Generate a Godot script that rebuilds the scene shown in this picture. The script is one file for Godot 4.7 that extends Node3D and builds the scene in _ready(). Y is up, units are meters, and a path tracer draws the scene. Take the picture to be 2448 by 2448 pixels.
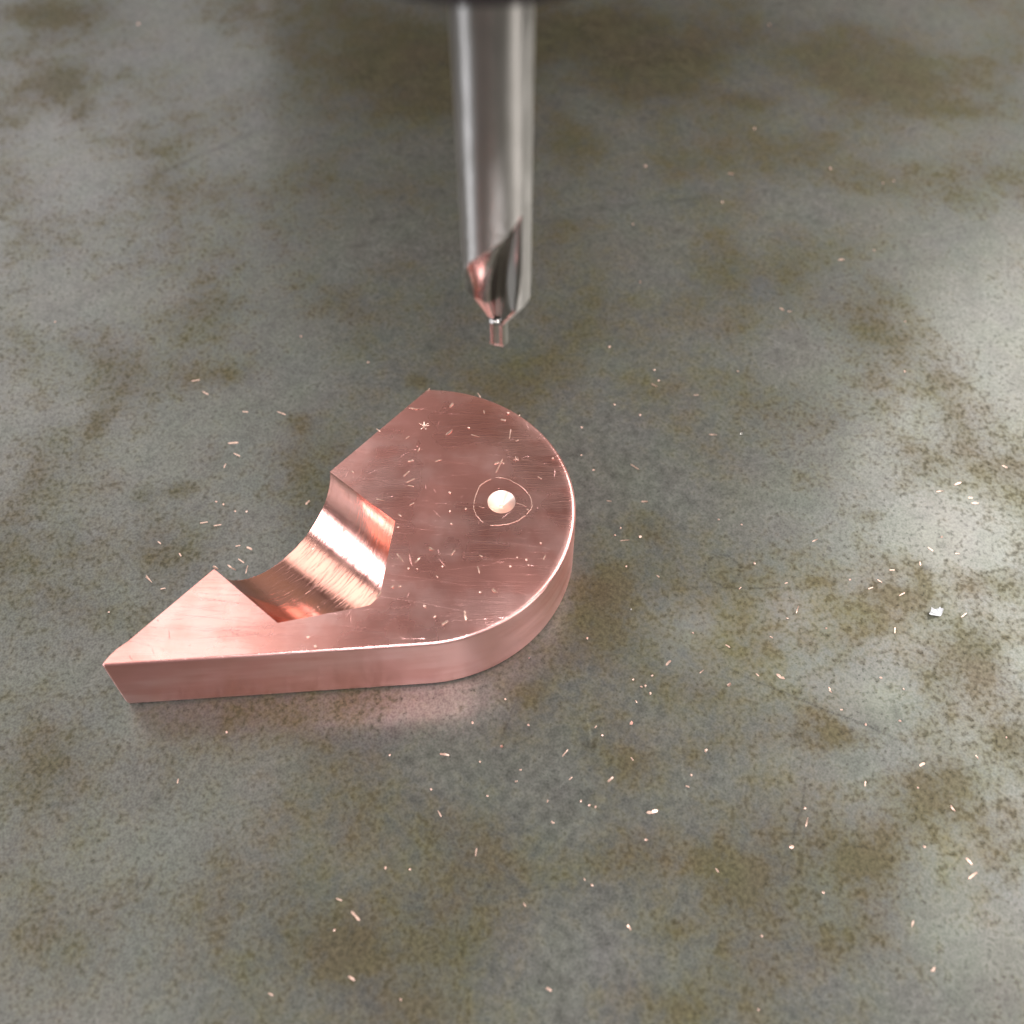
extends Node3D
# A copper block with a drilled notch lies on a stained steel plate under a centre drill.
# R is the radius of the block's round end in metres; plans are drawn in units of R, x to the right, z towards the viewer.

const R := 0.01905
const T := 0.5528                 # thickness of the block
const HOLE := Vector2(0.5202, -0.0357)   # drilled spot, and the drill's axis
const SLOT_R := 0.498             # radius of the notch
const SLOT_UP := 0.035            # its axis lies this much above the top face
const CONE := 1.6643              # tan of half the drill point's 118 degrees

var rng := RandomNumberGenerator.new()
var copper: StandardMaterial3D
var copper_side: StandardMaterial3D
var copper_notch: StandardMaterial3D
var copper_hole: StandardMaterial3D
var copper_pale: StandardMaterial3D
var steel: StandardMaterial3D
var steel_shaded: StandardMaterial3D
var steel_worn: StandardMaterial3D
var taken := {}


func _ready() -> void:
	rng.seed = 7
	make_camera()
	make_light()
	make_materials()
	make_plate()
	make_spindle()
	make_block()
	make_drill()
	make_shavings()


# ---------------------------------------------------------------- camera and light

func make_camera() -> void:
	var cam := Camera3D.new()
	cam.name = "camera"
	add_child(cam)
	var pitch := 0.971645
	var roll := -0.006678
	var fw := Vector3(0, -sin(pitch), -cos(pitch))
	var up := Vector3(0, cos(pitch), -sin(pitch))
	var side := Vector3.RIGHT * cos(roll) + up * sin(roll)
	var over := -Vector3.RIGHT * sin(roll) + up * cos(roll)
	cam.transform = Transform3D(Basis(side, over, -fw), Vector3(0.58723, 6.1261 + T, 4.22797) * R)
	var lens := CameraAttributesPhysical.new()
	lens.frustum_focal_length = 27.068
	lens.frustum_focus_distance = 0.1430
	lens.frustum_near = 0.01
	lens.frustum_far = 20.0
	lens.exposure_aperture = 13.5
	cam.attributes = lens
	cam.fov = rad_to_deg(2.0 * atan(0.44333))
	cam.near = 0.01
	cam.far = 20.0
	cam.current = true


func make_light() -> void:
	var env := Environment.new()
	env.background_mode = Environment.BG_COLOR
	env.background_color = Color(0.15, 0.145, 0.14).linear_to_srgb()
	env.tonemap_mode = Environment.TONE_MAPPER_LINEAR
	env.tonemap_exposure = 1.18
	env.sdfgi_enabled = true
	env.ssao_enabled = true
	env.ssil_enabled = true
	var world := WorldEnvironment.new()
	world.name = "environment"
	world.environment = env
	add_child(world)
	# the shop's lamps and windows, and one added panel
	lamp("ceiling_lamp_over_left", Vector3(-0.54, 1.2, -0.40), Vector2(0.52, 1.1), 0.52, Color(1.0, 0.97, 0.92))
	lamp("window_light_left", Vector3(-1.40, 0.78, 0.30), Vector2(0.9, 0.5), 2.2, Color(0.97, 0.98, 1.0))
	lamp("added_panel_far_left", Vector3(-0.59, 1.2, -1.55), Vector2(0.32, 1.3), 0.42, Color(1.0, 0.98, 0.98))  # dim panel added to brighten the far-left reflection in the plate
	lamp("window_light_far_left", Vector3(-1.00, 1.2, -1.45), Vector2(0.42, 0.7), 0.6, Color(1.0, 0.97, 0.98))
	lamp("shop_lamp_right", Vector3(0.44, 0.52, -0.27), Vector2(0.34, 0.56), 1.65, Color(1.0, 0.985, 0.95))
	lamp("window_light_right", Vector3(1.60, 0.50, 0.80), Vector2(3.4, 0.6), 1.0, Color(1.0, 0.98, 0.95))
	lamp("ceiling_lamp_front", Vector3(0.1, 1.3, 0.62), Vector2(0.5, 0.16), 17.0, Color(1.0, 0.98, 0.97))


func lamp(called: String, at: Vector3, size: Vector2, energy: float, tint: Color) -> void:
	var l := AreaLight3D.new()
	l.name = called
	l.area_size = size
	l.area_normalize_energy = false
	l.light_energy = energy
	l.light_color = tint
	l.shadow_enabled = true
	l.area_range = 6.0
	l.area_attenuation = 2.0
	add_child(l)
	l.look_at_from_position(at, Vector3(0, 0, 0), Vector3(0, 0.2, -1))


# ---------------------------------------------------------------- helpers

func w(x: float, y: float, z: float) -> Vector3:
	return Vector3(x, y, z) * R


func tri(st: SurfaceTool, p: Array, n: Array, u: Array) -> void:
	var face: Vector3 = (p[1] - p[0]).cross(p[2] - p[0])
	var mean: Vector3 = n[0] + n[1] + n[2]
	var order := [0, 1, 2] if face.dot(mean) < 0.0 else [0, 2, 1]
	for k in order:
		st.set_normal(n[k])
		st.set_uv(u[k])
		st.add_vertex(p[k])


func quad(st: SurfaceTool, p: Array, n: Array, u: Array) -> void:
	tri(st, [p[0], p[1], p[2]], [n[0], n[1], n[2]], [u[0], u[1], u[2]])
	tri(st, [p[0], p[2], p[3]], [n[0], n[2], n[3]], [u[0], u[2], u[3]])


func begin() -> SurfaceTool:
	var st := SurfaceTool.new()
	st.begin(Mesh.PRIMITIVE_TRIANGLES)
	return st


func numbered(called: String) -> String:
	var n: int = taken.get(called, 0)
	taken[called] = n + 1
	return called if n == 0 else "%s_%03d" % [called, n]


func obj(called: String, mesh: Mesh, m: Material, parent: Node) -> MeshInstance3D:
	var o := MeshInstance3D.new()
	o.name = called
	o.mesh = mesh
	o.material_override = m
	parent.add_child(o, true)
	return o


func tag(o: Node, label: String, category: String, group := "", kind := "") -> void:
	if label:
		o.set_meta("label", label)
	if category:
		o.set_meta("category", category)
	if group:
		o.set_meta("group", group)
	if kind:
		o.set_meta("kind", kind)


func thing(called: String, label: String, category: String, at: Vector3) -> Node3D:
	var o := Node3D.new()
	o.name = numbered(called)
	o.position = at
	add_child(o, true)
	tag(o, label, category)
	return o


func lathe(profile: Array, turns: int, smooth := true) -> ArrayMesh:
	# profile: Vector2(radius, height) from the bottom up
	var st := begin()
	for i in profile.size() - 1:
		var a: Vector2 = profile[i]
		var b: Vector2 = profile[i + 1]
		var d := (b - a).normalized()
		var nr := d.y
		var ny := -d.x
		for k in turns:
			var f0 := TAU * k / turns
			var f1 := TAU * (k + 1) / turns
			var q := []
			var n := []
			var u := []
			for c in [[a, f0], [b, f0], [b, f1], [a, f1]]:
				var f: float = c[1]
				var v: Vector2 = c[0]
				q.append(Vector3(v.x * sin(f), v.y, v.x * cos(f)))
				var fn := f if smooth else (f0 + f1) / 2.0
				n.append(Vector3(nr * sin(fn), ny, nr * cos(fn)))
				u.append(Vector2(f / TAU, v.y * 20.0))
			if a.x < 1e-7:
				tri(st, [q[0], q[1], q[2]], [n[0], n[1], n[2]], [u[0], u[1], u[2]])
			elif b.x < 1e-7:
				tri(st, [q[0], q[1], q[3]], [n[0], n[1], n[3]], [u[0], u[1], u[3]])
			else:
				quad(st, q, n, u)
	return st.commit()


func tube(path: Array, radius: float, sides: int, flat := 1.0) -> ArrayMesh:
	# a rod along the points, flattened in height by «flat», tapering at both ends
	var st := begin()
	var rings := []
	for i in path.size():
		var here: Vector3 = path[i]
		var ahead: Vector3 = path[mini(i + 1, path.size() - 1)]
		var back: Vector3 = path[maxi(i - 1, 0)]
		var d := (ahead - back).normalized()
		var across := d.cross(Vector3.UP).normalized()
		var rise := across.cross(d).normalized()
		var ring := []
		for k in sides:
			var f := TAU * k / sides
			var n := across * cos(f) + rise * sin(f)
			ring.append([here + (across * cos(f) + rise * sin(f) * flat) * radius, n])
		rings.append(ring)
	for i in rings.size() - 1:
		for k in sides:
			var c := [rings[i][k], rings[i][(k + 1) % sides], rings[i + 1][(k + 1) % sides], rings[i + 1][k]]
			quad(st, [c[0][0], c[1][0], c[2][0], c[3][0]], [c[0][1], c[1][1], c[2][1], c[3][1]], [Vector2.ZERO, Vector2.ZERO, Vector2.ONE, Vector2.ONE])
	return st.commit()


func noise(s: int, period: float, octaves: int, size: int, kind := FastNoiseLite.TYPE_SIMPLEX_SMOOTH) -> PackedByteArray:
	# «period» in pixels
	var f := FastNoiseLite.new()
	f.seed = s
	f.noise_type = kind
	f.frequency = 1.0 / period
	f.fractal_type = FastNoiseLite.FRACTAL_FBM if octaves > 1 else FastNoiseLite.FRACTAL_NONE
	f.fractal_octaves = octaves
	f.fractal_gain = 0.55
	var im := f.get_image(size, size, false, false, true)
	im.convert(Image.FORMAT_L8)
	return im.get_data()


# ---------------------------------------------------------------- materials

func scratches(size: int, along: float, spread: float, number: int, s: int, long: float, deep: float) -> Image:
	# a height map: many fine lines, most near one direction
	var r := RandomNumberGenerator.new()
	r.seed = s
	var im := Image.create_empty(size, size, false, Image.FORMAT_RF)
	im.fill(Color(0.5, 0, 0))
	for i in number:
		var a := along + r.randfn(0.0, spread)
		var n := int(r.randf_range(0.15, 1.0) * long)
		var h := r.randf_range(-1.0, 0.6) * deep
		var at := Vector2(r.randf(), r.randf()) * size
		var d := Vector2(cos(a), sin(a))
		var bend := r.randfn(0.0, 0.0006)
		for k in n:
			var x := posmod(int(at.x), size)
			var y := posmod(int(at.y), size)
			var v := im.get_pixel(x, y).r
			im.set_pixel(x, y, Color(clampf(v + h * sin(PI * k / n), 0, 1), 0, 0))
			at += d
			d = d.rotated(bend)
	return im


func normal_of(height: Image, strength: float) -> ImageTexture:
	var im: Image = height.duplicate()
	im.convert(Image.FORMAT_RGBA8)
	im.bump_map_to_normal_map(strength)
	return ImageTexture.create_from_image(im)


func blotchy(size: int, s: int, period: float, low: float, high: float) -> ImageTexture:
	var a := noise(s, period, 5, size)
	for i in a.size():
		a[i] = int(255.0 * clampf(lerpf(low, high, a[i] / 255.0), 0, 1))
	return ImageTexture.create_from_image(Image.create_from_data(size, size, false, Image.FORMAT_L8, a))


func tarnish(size: int) -> ImageTexture:
	# bare copper going from pink to brown where it has been handled
	var a := noise(41, 120.0, 5, size)
	var b := noise(42, 26.0, 4, size)
	var im := Image.create_empty(size, size, false, Image.FORMAT_RGB8)
	for y in size:
		for x in size:
			# handling marks, and streaks along the direction of polishing
			var streak := b[y * size + x / 7] / 255.0 - 0.5
			var t := clampf((a[y * size + x] / 255.0 - 0.5) * 1.5 + (b[y * size + x] / 255.0 - 0.5) * 0.5 + streak * 0.9 + 0.5, 0.0, 1.0)
			t = smoothstep(0.0, 1.0, t)
			im.set_pixel(x, y, Color(lerpf(0.98, 0.87, t), lerpf(0.56, 0.42, t), lerpf(0.54, 0.39, t)).linear_to_srgb())
	return ImageTexture.create_from_image(im)


func make_materials() -> void:
	var lay := scratches(1024, 0.02, 0.06, 3200, 3, 320, 0.10)
	var loose := scratches(1024, 0.4, 1.6, 300, 5, 36, 0.16)
	for y in 1024:
		for x in 1024:
			lay.set_pixel(x, y, Color(clampf(lay.get_pixel(x, y).r + loose.get_pixel(x, y).r - 0.5, 0, 1), 0, 0))
	copper = StandardMaterial3D.new()
	copper.albedo_color = Color(0.93, 0.49, 0.42).linear_to_srgb()
	copper.metallic = 1.0
	copper.roughness = 1.0
	copper.roughness_texture = blotchy(512, 21, 150.0, 0.22, 0.36)
	copper.roughness_texture_channel = BaseMaterial3D.TEXTURE_CHANNEL_RED
	copper.normal_enabled = true
	copper.normal_texture = normal_of(lay, 3.0)
	copper.normal_scale = 0.9
	copper.albedo_color = Color.WHITE
	copper.albedo_texture = tarnish(512)
	copper_side = copper.duplicate()
	copper_side.roughness_texture = blotchy(512, 23, 70.0, 0.28, 0.37)
	copper_side.normal_texture = normal_of(scratches(1024, 0.0, 0.03, 2600, 13, 400, 0.10), 3.0)
	copper_side.normal_scale = 0.4
	copper_side.anisotropy_enabled = true
	copper_side.anisotropy = -0.85
	copper_notch = copper.duplicate()
	copper_notch.albedo_texture = null
	copper_notch.albedo_color = Color(0.97, 0.50, 0.43).linear_to_srgb()
	copper_notch.roughness_texture = blotchy(512, 22, 60.0, 0.12, 0.22)
	copper_notch.normal_texture = normal_of(scratches(1024, PI / 2, 0.05, 2600, 9, 220, 0.18), 3.0)
	copper_notch.normal_scale = 0.55
	copper_hole = StandardMaterial3D.new()
	copper_hole.albedo_color = Color(0.97, 0.70, 0.62).linear_to_srgb()
	copper_hole.metallic = 1.0
	copper_hole.roughness = 0.45
	copper_pale = StandardMaterial3D.new()
	copper_pale.albedo_color = Color(0.90, 0.63, 0.54).linear_to_srgb()
	copper_pale.metallic = 1.0
	copper_pale.roughness = 0.4
	steel = StandardMaterial3D.new()
	steel.albedo_color = Color(0.52, 0.50, 0.49).linear_to_srgb()
	steel.metallic = 1.0
	steel.roughness = 0.24
	steel_shaded = steel.duplicate()
	steel_shaded.albedo_color = Color(0.36, 0.34, 0.33).linear_to_srgb()  # the dark reflections in the flutes are put into this colour
	steel_shaded.roughness = 0.14
	steel_worn = steel.duplicate()
	steel_worn.roughness = 1.0
	steel_worn.roughness_texture = blotchy(256, 31, 30.0, 0.34, 0.52)
	steel_worn.anisotropy_enabled = true
	steel_worn.anisotropy = -0.95


# ---------------------------------------------------------------- the plate

func make_plate() -> void:
	var size := 2048
	var span := 11.5                        # the texture's side, in units of R
	var corner := Vector2(-5.4, -7.6)
	var px := size / span
	var big := noise(101, 330.0, 5, size)
	var mid := noise(102, 46.0, 4, size)
	var fine := noise(103, 17.0, 3, size)
	var speck := noise(106, 7.5, 2, size)
	var hue := noise(104, 150.0, 4, size)
	var tint := noise(107, 110.0, 4, size)
	var grit := noise(105, 3.4, 1, size)
	var shade_of := PackedByteArray()
	shade_of.resize(4000)
	for i in 4000:
		shade_of[i] = int(255.0 * Color(i / 4000.0, 0, 0).linear_to_srgb().r)
	var marks := make_stains_and_light(256, span, corner)
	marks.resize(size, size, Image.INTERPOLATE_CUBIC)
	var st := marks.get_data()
	var out := PackedByteArray()
	out.resize(size * size * 3)
	var rough := PackedByteArray()
	rough.resize(size * size)
	var film := PackedByteArray()
	film.resize(size * size)
	for i in size * size:
		var m := mid[i] / 255.0 - 0.5
		var f := fine[i] / 255.0 - 0.5
		var g := grit[i] / 255.0 - 0.5
		var sp := speck[i] / 255.0 - 0.5
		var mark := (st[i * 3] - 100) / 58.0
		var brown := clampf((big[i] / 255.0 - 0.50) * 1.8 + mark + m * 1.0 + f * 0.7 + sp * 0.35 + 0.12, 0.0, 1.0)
		# specks gather where the metal is stained
		var dark := clampf((sp + f * 0.55 + m * 0.25 - 0.06 + brown * 0.10) * 2.8, 0.0, 1.0)
		var pit := clampf((g + f * 0.5 + sp * 0.4 - 0.35) * 7.0, 0.0, 1.0)
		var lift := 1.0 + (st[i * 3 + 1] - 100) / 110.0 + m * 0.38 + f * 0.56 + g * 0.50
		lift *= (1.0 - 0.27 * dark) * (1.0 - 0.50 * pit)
		var cool := (hue[i] / 255.0 - 0.5) * 0.26 + (st[i * 3 + 2] - 100) / 300.0
		var green := (tint[i] / 255.0 - 0.5) * 0.018
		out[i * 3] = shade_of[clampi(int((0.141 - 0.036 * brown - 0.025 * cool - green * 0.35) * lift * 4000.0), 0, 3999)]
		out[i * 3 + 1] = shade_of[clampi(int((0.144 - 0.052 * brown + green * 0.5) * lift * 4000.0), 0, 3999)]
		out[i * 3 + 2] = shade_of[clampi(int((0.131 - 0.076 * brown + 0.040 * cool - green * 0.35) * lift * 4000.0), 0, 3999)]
		film[i] = int(255.0 * clampf(0.98 - 0.45 * brown - 0.45 * dark + m * 0.5 + f * 0.5, 0.12, 1.0))
		rough[i] = int(255.0 * clampf(0.40 + 0.16 * brown + 0.12 * dark + f * 0.14, 0.0, 1.0))
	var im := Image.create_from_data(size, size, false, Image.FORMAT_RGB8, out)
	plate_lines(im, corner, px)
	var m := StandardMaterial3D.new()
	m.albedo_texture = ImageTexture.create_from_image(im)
	m.roughness = 1.0
	m.roughness_texture = ImageTexture.create_from_image(Image.create_from_data(size, size, false, Image.FORMAT_L8, rough))
	m.metallic = 0.5
	m.metallic_specular = 0.4
	m.clearcoat_enabled = true
	m.clearcoat = 0.6
	m.clearcoat_texture = ImageTexture.create_from_image(Image.create_from_data(size, size, false, Image.FORMAT_L8, film))
	m.clearcoat_roughness = 0.17
	m.normal_enabled = true
	var bump := Image.create_from_data(size, size, false, Image.FORMAT_L8, fine)
	m.normal_texture = normal_of(bump, 0.6)
	m.normal_scale = 0.12
	var s := begin()
	var far := 24.0
	var c := [Vector2(-far, -far), Vector2(far, -far), Vector2(far, far), Vector2(-far, far)]
	var p := []
	var u := []
	for v in c:
		p.append(Vector3(v.x, 0, v.y) * R)
		u.append((v - corner) / span)
	quad(s, p, [Vector3.UP, Vector3.UP, Vector3.UP, Vector3.UP], u)
	# the plate's edges
	for k in 4:
		var a: Vector3 = p[k]
		var b: Vector3 = p[(k + 1) % 4]
		var n := (a + b).normalized()
		var down := Vector3(0, -0.04, 0)
		quad(s, [a, b, b + down, a + down], [n, n, n, n], [Vector2.ZERO, Vector2.RIGHT, Vector2(1, 0.2), Vector2(0, 0.2)])
	var o := obj("steel_plate", s.commit(), m, self)
	tag(o, "stained grey steel machine plate, mottled olive and brown", "plate", "", "structure")


func dab(buf: PackedFloat32Array, n: int, span: float, corner: Vector2, x: float, z: float, rx: float, rz: float, what: int, amount: float) -> void:
	var c := (Vector2(x, z) - corner) / span * n
	var ex := rx / span * n
	var ez := rz / span * n
	for j in range(maxi(0, int(c.y - ez * 2.2)), mini(n, int(c.y + ez * 2.2) + 1)):
		for i in range(maxi(0, int(c.x - ex * 2.2)), mini(n, int(c.x + ex * 2.2) + 1)):
			var d := pow((i - c.x) / ex, 2) + pow((j - c.y) / ez, 2)
			buf[(j * n + i) * 3 + what] += amount * exp(-d)


func make_stains_and_light(n: int, span: float, corner: Vector2) -> Image:
	# red: brown stain, green: lighter or darker metal, and painted light or shade, blue: cooler tone; 100 means none
	var buf := PackedFloat32Array()
	buf.resize(n * n * 3)
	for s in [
		[1.56, -5.75, 2.45, 1.11, 0, 42], [1.31, -5.84, 2.88, 1.30, 1, -34], [-0.21, -5.27, 1.30, 0.98, 0, 25], [3.77, -5.23, 1.29, 0.82, 0, 16],  # the broad dabs mix brown stain with shade painted across the back
		[-0.64, -4.13, 0.94, 1.08, 1, -10], [3.83, -0.16, 0.59, 1.18, 1, 30], [2.77, 0.66, 1.14, 0.87, 1, 38], [3.27, 2.22, 0.55, 0.69, 1, 34],  # the broad bright dabs paint light along the right side
		[-2.23, -0.20, 1.18, 1.92, 1, -14], [-0.64, 2.49, 1.25, 0.58, 1, -12], [1.99, 1.93, 1.03, 0.35, 0, 22], [1.22, 2.29, 0.79, 0.27, 0, 20],  # the broad dark dabs paint the left and front dimmer
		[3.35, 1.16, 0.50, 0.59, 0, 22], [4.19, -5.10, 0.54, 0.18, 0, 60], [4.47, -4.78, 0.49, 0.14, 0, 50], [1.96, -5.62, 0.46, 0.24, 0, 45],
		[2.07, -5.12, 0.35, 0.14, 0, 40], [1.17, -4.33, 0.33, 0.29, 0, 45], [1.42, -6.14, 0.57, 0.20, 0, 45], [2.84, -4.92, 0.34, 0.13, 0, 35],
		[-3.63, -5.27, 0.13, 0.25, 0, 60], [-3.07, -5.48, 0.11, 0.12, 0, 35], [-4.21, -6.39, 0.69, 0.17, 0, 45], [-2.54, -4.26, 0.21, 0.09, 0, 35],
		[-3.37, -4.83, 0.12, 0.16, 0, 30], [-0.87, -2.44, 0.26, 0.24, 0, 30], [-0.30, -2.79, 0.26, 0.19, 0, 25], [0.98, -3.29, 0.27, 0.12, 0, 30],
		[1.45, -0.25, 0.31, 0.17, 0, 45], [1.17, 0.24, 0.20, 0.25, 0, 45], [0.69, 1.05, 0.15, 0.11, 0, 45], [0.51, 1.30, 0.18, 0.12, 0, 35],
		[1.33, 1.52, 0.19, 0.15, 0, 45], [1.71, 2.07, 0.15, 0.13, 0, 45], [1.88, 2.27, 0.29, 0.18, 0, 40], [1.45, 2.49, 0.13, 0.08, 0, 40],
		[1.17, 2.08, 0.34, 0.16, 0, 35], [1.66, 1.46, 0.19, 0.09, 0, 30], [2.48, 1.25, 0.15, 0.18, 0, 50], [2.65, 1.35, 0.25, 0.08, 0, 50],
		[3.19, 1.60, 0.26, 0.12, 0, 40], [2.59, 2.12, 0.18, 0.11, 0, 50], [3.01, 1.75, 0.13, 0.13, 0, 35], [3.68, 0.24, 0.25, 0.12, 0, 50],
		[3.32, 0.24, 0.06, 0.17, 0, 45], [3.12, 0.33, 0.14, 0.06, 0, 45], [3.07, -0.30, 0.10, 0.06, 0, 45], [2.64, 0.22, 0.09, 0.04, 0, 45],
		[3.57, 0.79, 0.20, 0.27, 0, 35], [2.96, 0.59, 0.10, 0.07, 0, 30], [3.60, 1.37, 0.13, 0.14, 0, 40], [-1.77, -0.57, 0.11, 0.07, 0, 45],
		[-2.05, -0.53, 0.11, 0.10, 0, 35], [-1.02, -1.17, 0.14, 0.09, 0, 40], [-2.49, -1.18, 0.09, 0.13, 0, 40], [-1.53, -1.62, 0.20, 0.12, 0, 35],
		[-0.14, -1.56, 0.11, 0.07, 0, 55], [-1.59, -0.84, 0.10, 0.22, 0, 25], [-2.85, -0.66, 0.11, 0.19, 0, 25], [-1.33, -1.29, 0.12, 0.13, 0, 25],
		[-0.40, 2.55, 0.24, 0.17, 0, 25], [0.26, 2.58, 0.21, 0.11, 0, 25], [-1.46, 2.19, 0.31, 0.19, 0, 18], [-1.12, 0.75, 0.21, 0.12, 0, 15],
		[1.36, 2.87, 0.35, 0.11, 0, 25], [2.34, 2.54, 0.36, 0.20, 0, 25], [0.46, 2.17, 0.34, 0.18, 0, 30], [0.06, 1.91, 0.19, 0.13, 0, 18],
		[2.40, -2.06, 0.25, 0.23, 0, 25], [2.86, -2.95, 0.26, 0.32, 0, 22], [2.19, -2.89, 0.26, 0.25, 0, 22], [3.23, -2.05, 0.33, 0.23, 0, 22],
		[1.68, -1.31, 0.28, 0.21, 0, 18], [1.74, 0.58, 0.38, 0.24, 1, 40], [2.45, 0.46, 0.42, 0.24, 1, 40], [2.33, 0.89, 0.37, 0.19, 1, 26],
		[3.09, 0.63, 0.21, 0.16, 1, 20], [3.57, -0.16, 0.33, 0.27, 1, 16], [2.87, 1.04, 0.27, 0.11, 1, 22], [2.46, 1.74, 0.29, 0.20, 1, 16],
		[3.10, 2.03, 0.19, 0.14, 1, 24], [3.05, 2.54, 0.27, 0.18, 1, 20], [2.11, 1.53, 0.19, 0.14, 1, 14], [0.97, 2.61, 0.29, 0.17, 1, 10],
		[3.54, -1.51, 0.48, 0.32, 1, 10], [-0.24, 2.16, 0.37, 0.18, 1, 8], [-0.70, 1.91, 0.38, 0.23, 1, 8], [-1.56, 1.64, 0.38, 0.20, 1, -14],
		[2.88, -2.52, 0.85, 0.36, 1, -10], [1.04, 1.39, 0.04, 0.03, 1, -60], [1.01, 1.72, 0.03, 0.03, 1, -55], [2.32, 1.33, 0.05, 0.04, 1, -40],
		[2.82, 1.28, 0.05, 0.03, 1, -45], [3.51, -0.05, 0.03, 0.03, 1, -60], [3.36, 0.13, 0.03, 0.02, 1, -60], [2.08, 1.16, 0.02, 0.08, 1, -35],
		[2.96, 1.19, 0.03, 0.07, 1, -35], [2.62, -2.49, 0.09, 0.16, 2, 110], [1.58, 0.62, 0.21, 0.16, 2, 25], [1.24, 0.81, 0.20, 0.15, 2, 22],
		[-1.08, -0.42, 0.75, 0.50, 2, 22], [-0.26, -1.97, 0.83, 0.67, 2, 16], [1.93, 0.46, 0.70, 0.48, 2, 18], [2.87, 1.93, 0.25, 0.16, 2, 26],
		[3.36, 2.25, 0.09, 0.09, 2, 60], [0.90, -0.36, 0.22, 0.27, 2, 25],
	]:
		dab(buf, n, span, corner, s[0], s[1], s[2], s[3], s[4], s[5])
	var b := PackedByteArray()
	b.resize(n * n * 3)
	for i in n * n * 3:
		b[i] = int(clampf(100.0 + buf[i], 0.0, 255.0))
	return Image.create_from_data(n, n, false, Image.FORMAT_RGB8, b)


func line(im: Image, a: Vector2, b: Vector2, width: float, shade: float, s: int) -> void:
	# a worn scratch: shade under 1 darkens, over 1 lightens
	var r := RandomNumberGenerator.new()
	r.seed = s
	var n := int(a.distance_to(b))
	var side := (b - a).orthogonal().normalized()
	var drift := 0.0
	for k in n:
		drift = clampf(drift + r.randfn(0.0, 0.25), -2.5, 2.5)
		var c := a.lerp(b, float(k) / n) + side * drift
		var strong := r.randf_range(0.35, 1.0) * sin(PI * (k + 0.5) / n) ** 0.4
		for j in range(-int(width * 2), int(width * 2) + 1):
			var q := c + side * j
			if q.x < 0 or q.y < 0 or q.x >= im.get_width() or q.y >= im.get_height():
				continue
			var was := im.get_pixelv(Vector2i(q))
			var mixed := 1.0 + (shade - 1.0) * strong * exp(-pow(j / width, 2))
			im.set_pixelv(Vector2i(q), Color(was.r * mixed, was.g * mixed, was.b * mixed))


func plate_lines(im: Image, corner: Vector2, px: float) -> void:
	line(im, (Vector2(1.700, 0.280) - corner) * px, (Vector2(2.548, 0.293) - corner) * px, 1.1, 0.72, 200)
	line(im, (Vector2(1.925, 0.867) - corner) * px, (Vector2(3.061, 1.424) - corner) * px, 1.2, 0.72, 201)
	line(im, (Vector2(2.361, 1.602) - corner) * px, (Vector2(2.160, 2.171) - corner) * px, 1.2, 0.74, 202)
	line(im, (Vector2(0.622, 1.078) - corner) * px, (Vector2(0.459, 1.455) - corner) * px, 1.2, 0.72, 203)
	line(im, (Vector2(-2.553, -3.897) - corner) * px, (Vector2(-1.679, -4.546) - corner) * px, 4.5, 0.80, 204)
	line(im, (Vector2(1.045, 1.195) - corner) * px, (Vector2(1.070, 1.399) - corner) * px, 1.0, 1.30, 205)
	line(im, (Vector2(1.808, -3.529) - corner) * px, (Vector2(2.390, -3.603) - corner) * px, 5.0, 0.85, 206)
	line(im, (Vector2(-3.530, -2.507) - corner) * px, (Vector2(-3.270, -2.551) - corner) * px, 5.0, 0.82, 207)
	line(im, (Vector2(0.843, 1.697) - corner) * px, (Vector2(0.933, 1.614) - corner) * px, 1.0, 1.25, 208)
	line(im, (Vector2(1.009, 1.929) - corner) * px, (Vector2(1.143, 1.725) - corner) * px, 1.0, 1.20, 209)
	line(im, (Vector2(1.610, 1.408) - corner) * px, (Vector2(1.612, 1.806) - corner) * px, 1.0, 1.20, 210)
	line(im, (Vector2(0.226, 2.219) - corner) * px, (Vector2(0.540, 1.850) - corner) * px, 1.0, 0.85, 211)
	line(im, (Vector2(-1.082, 1.788) - corner) * px, (Vector2(-0.743, 1.686) - corner) * px, 1.4, 0.85, 212)
	line(im, (Vector2(-2.232, 1.780) - corner) * px, (Vector2(-2.018, 1.729) - corner) * px, 3.0, 0.85, 213)
	line(im, (Vector2(2.520, 2.039) - corner) * px, (Vector2(2.731, 2.090) - corner) * px, 1.3, 0.80, 214)
	line(im, (Vector2(-1.646, 2.254) - corner) * px, (Vector2(-1.483, 2.219) - corner) * px, 1.5, 0.80, 215)
	# a faint ring left by the point of a tool
	for k in 26:
		var a := TAU * k / 26.0
		var b := TAU * (k + 1) / 26.0
		var c := Vector2(2.008, 0.152)
		line(im, (c + Vector2(cos(a), sin(a)) * 0.118 - corner) * px, (c + Vector2(cos(b), sin(b)) * 0.118 - corner) * px, 1.5, 0.72, 60 + k)


# ---------------------------------------------------------------- the copper block

func outline() -> Array:
	# entries: [point, what the edge that starts here is]; the last entry is where the sawn face begins
	var pts := []
	var last := PI / 2 - 0.0663
	var first := -PI / 2 + 0.02
	for k in 73:
		var a := lerpf(first, last, k / 72.0)
		pts.append([Vector2(cos(a), sin(a)), "round"])
	pts[72][1] = "front"
	pts.append([Vector2(-1.825, 1.1237), "tip"])
	pts.append([Vector2(-1.842, 1.108), "tip"])
	pts.append([Vector2(-1.812, 1.055), "tip"])
	pts.append([Vector2(-1.772, 1.004), "tip"])
	pts.append([sawn(2.56), "sawn"])
	return pts


func sawn(s: float) -> Vector2:
	return Vector2(0.02, -0.9998) + Vector2(-0.662, 0.7495) * s


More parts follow.
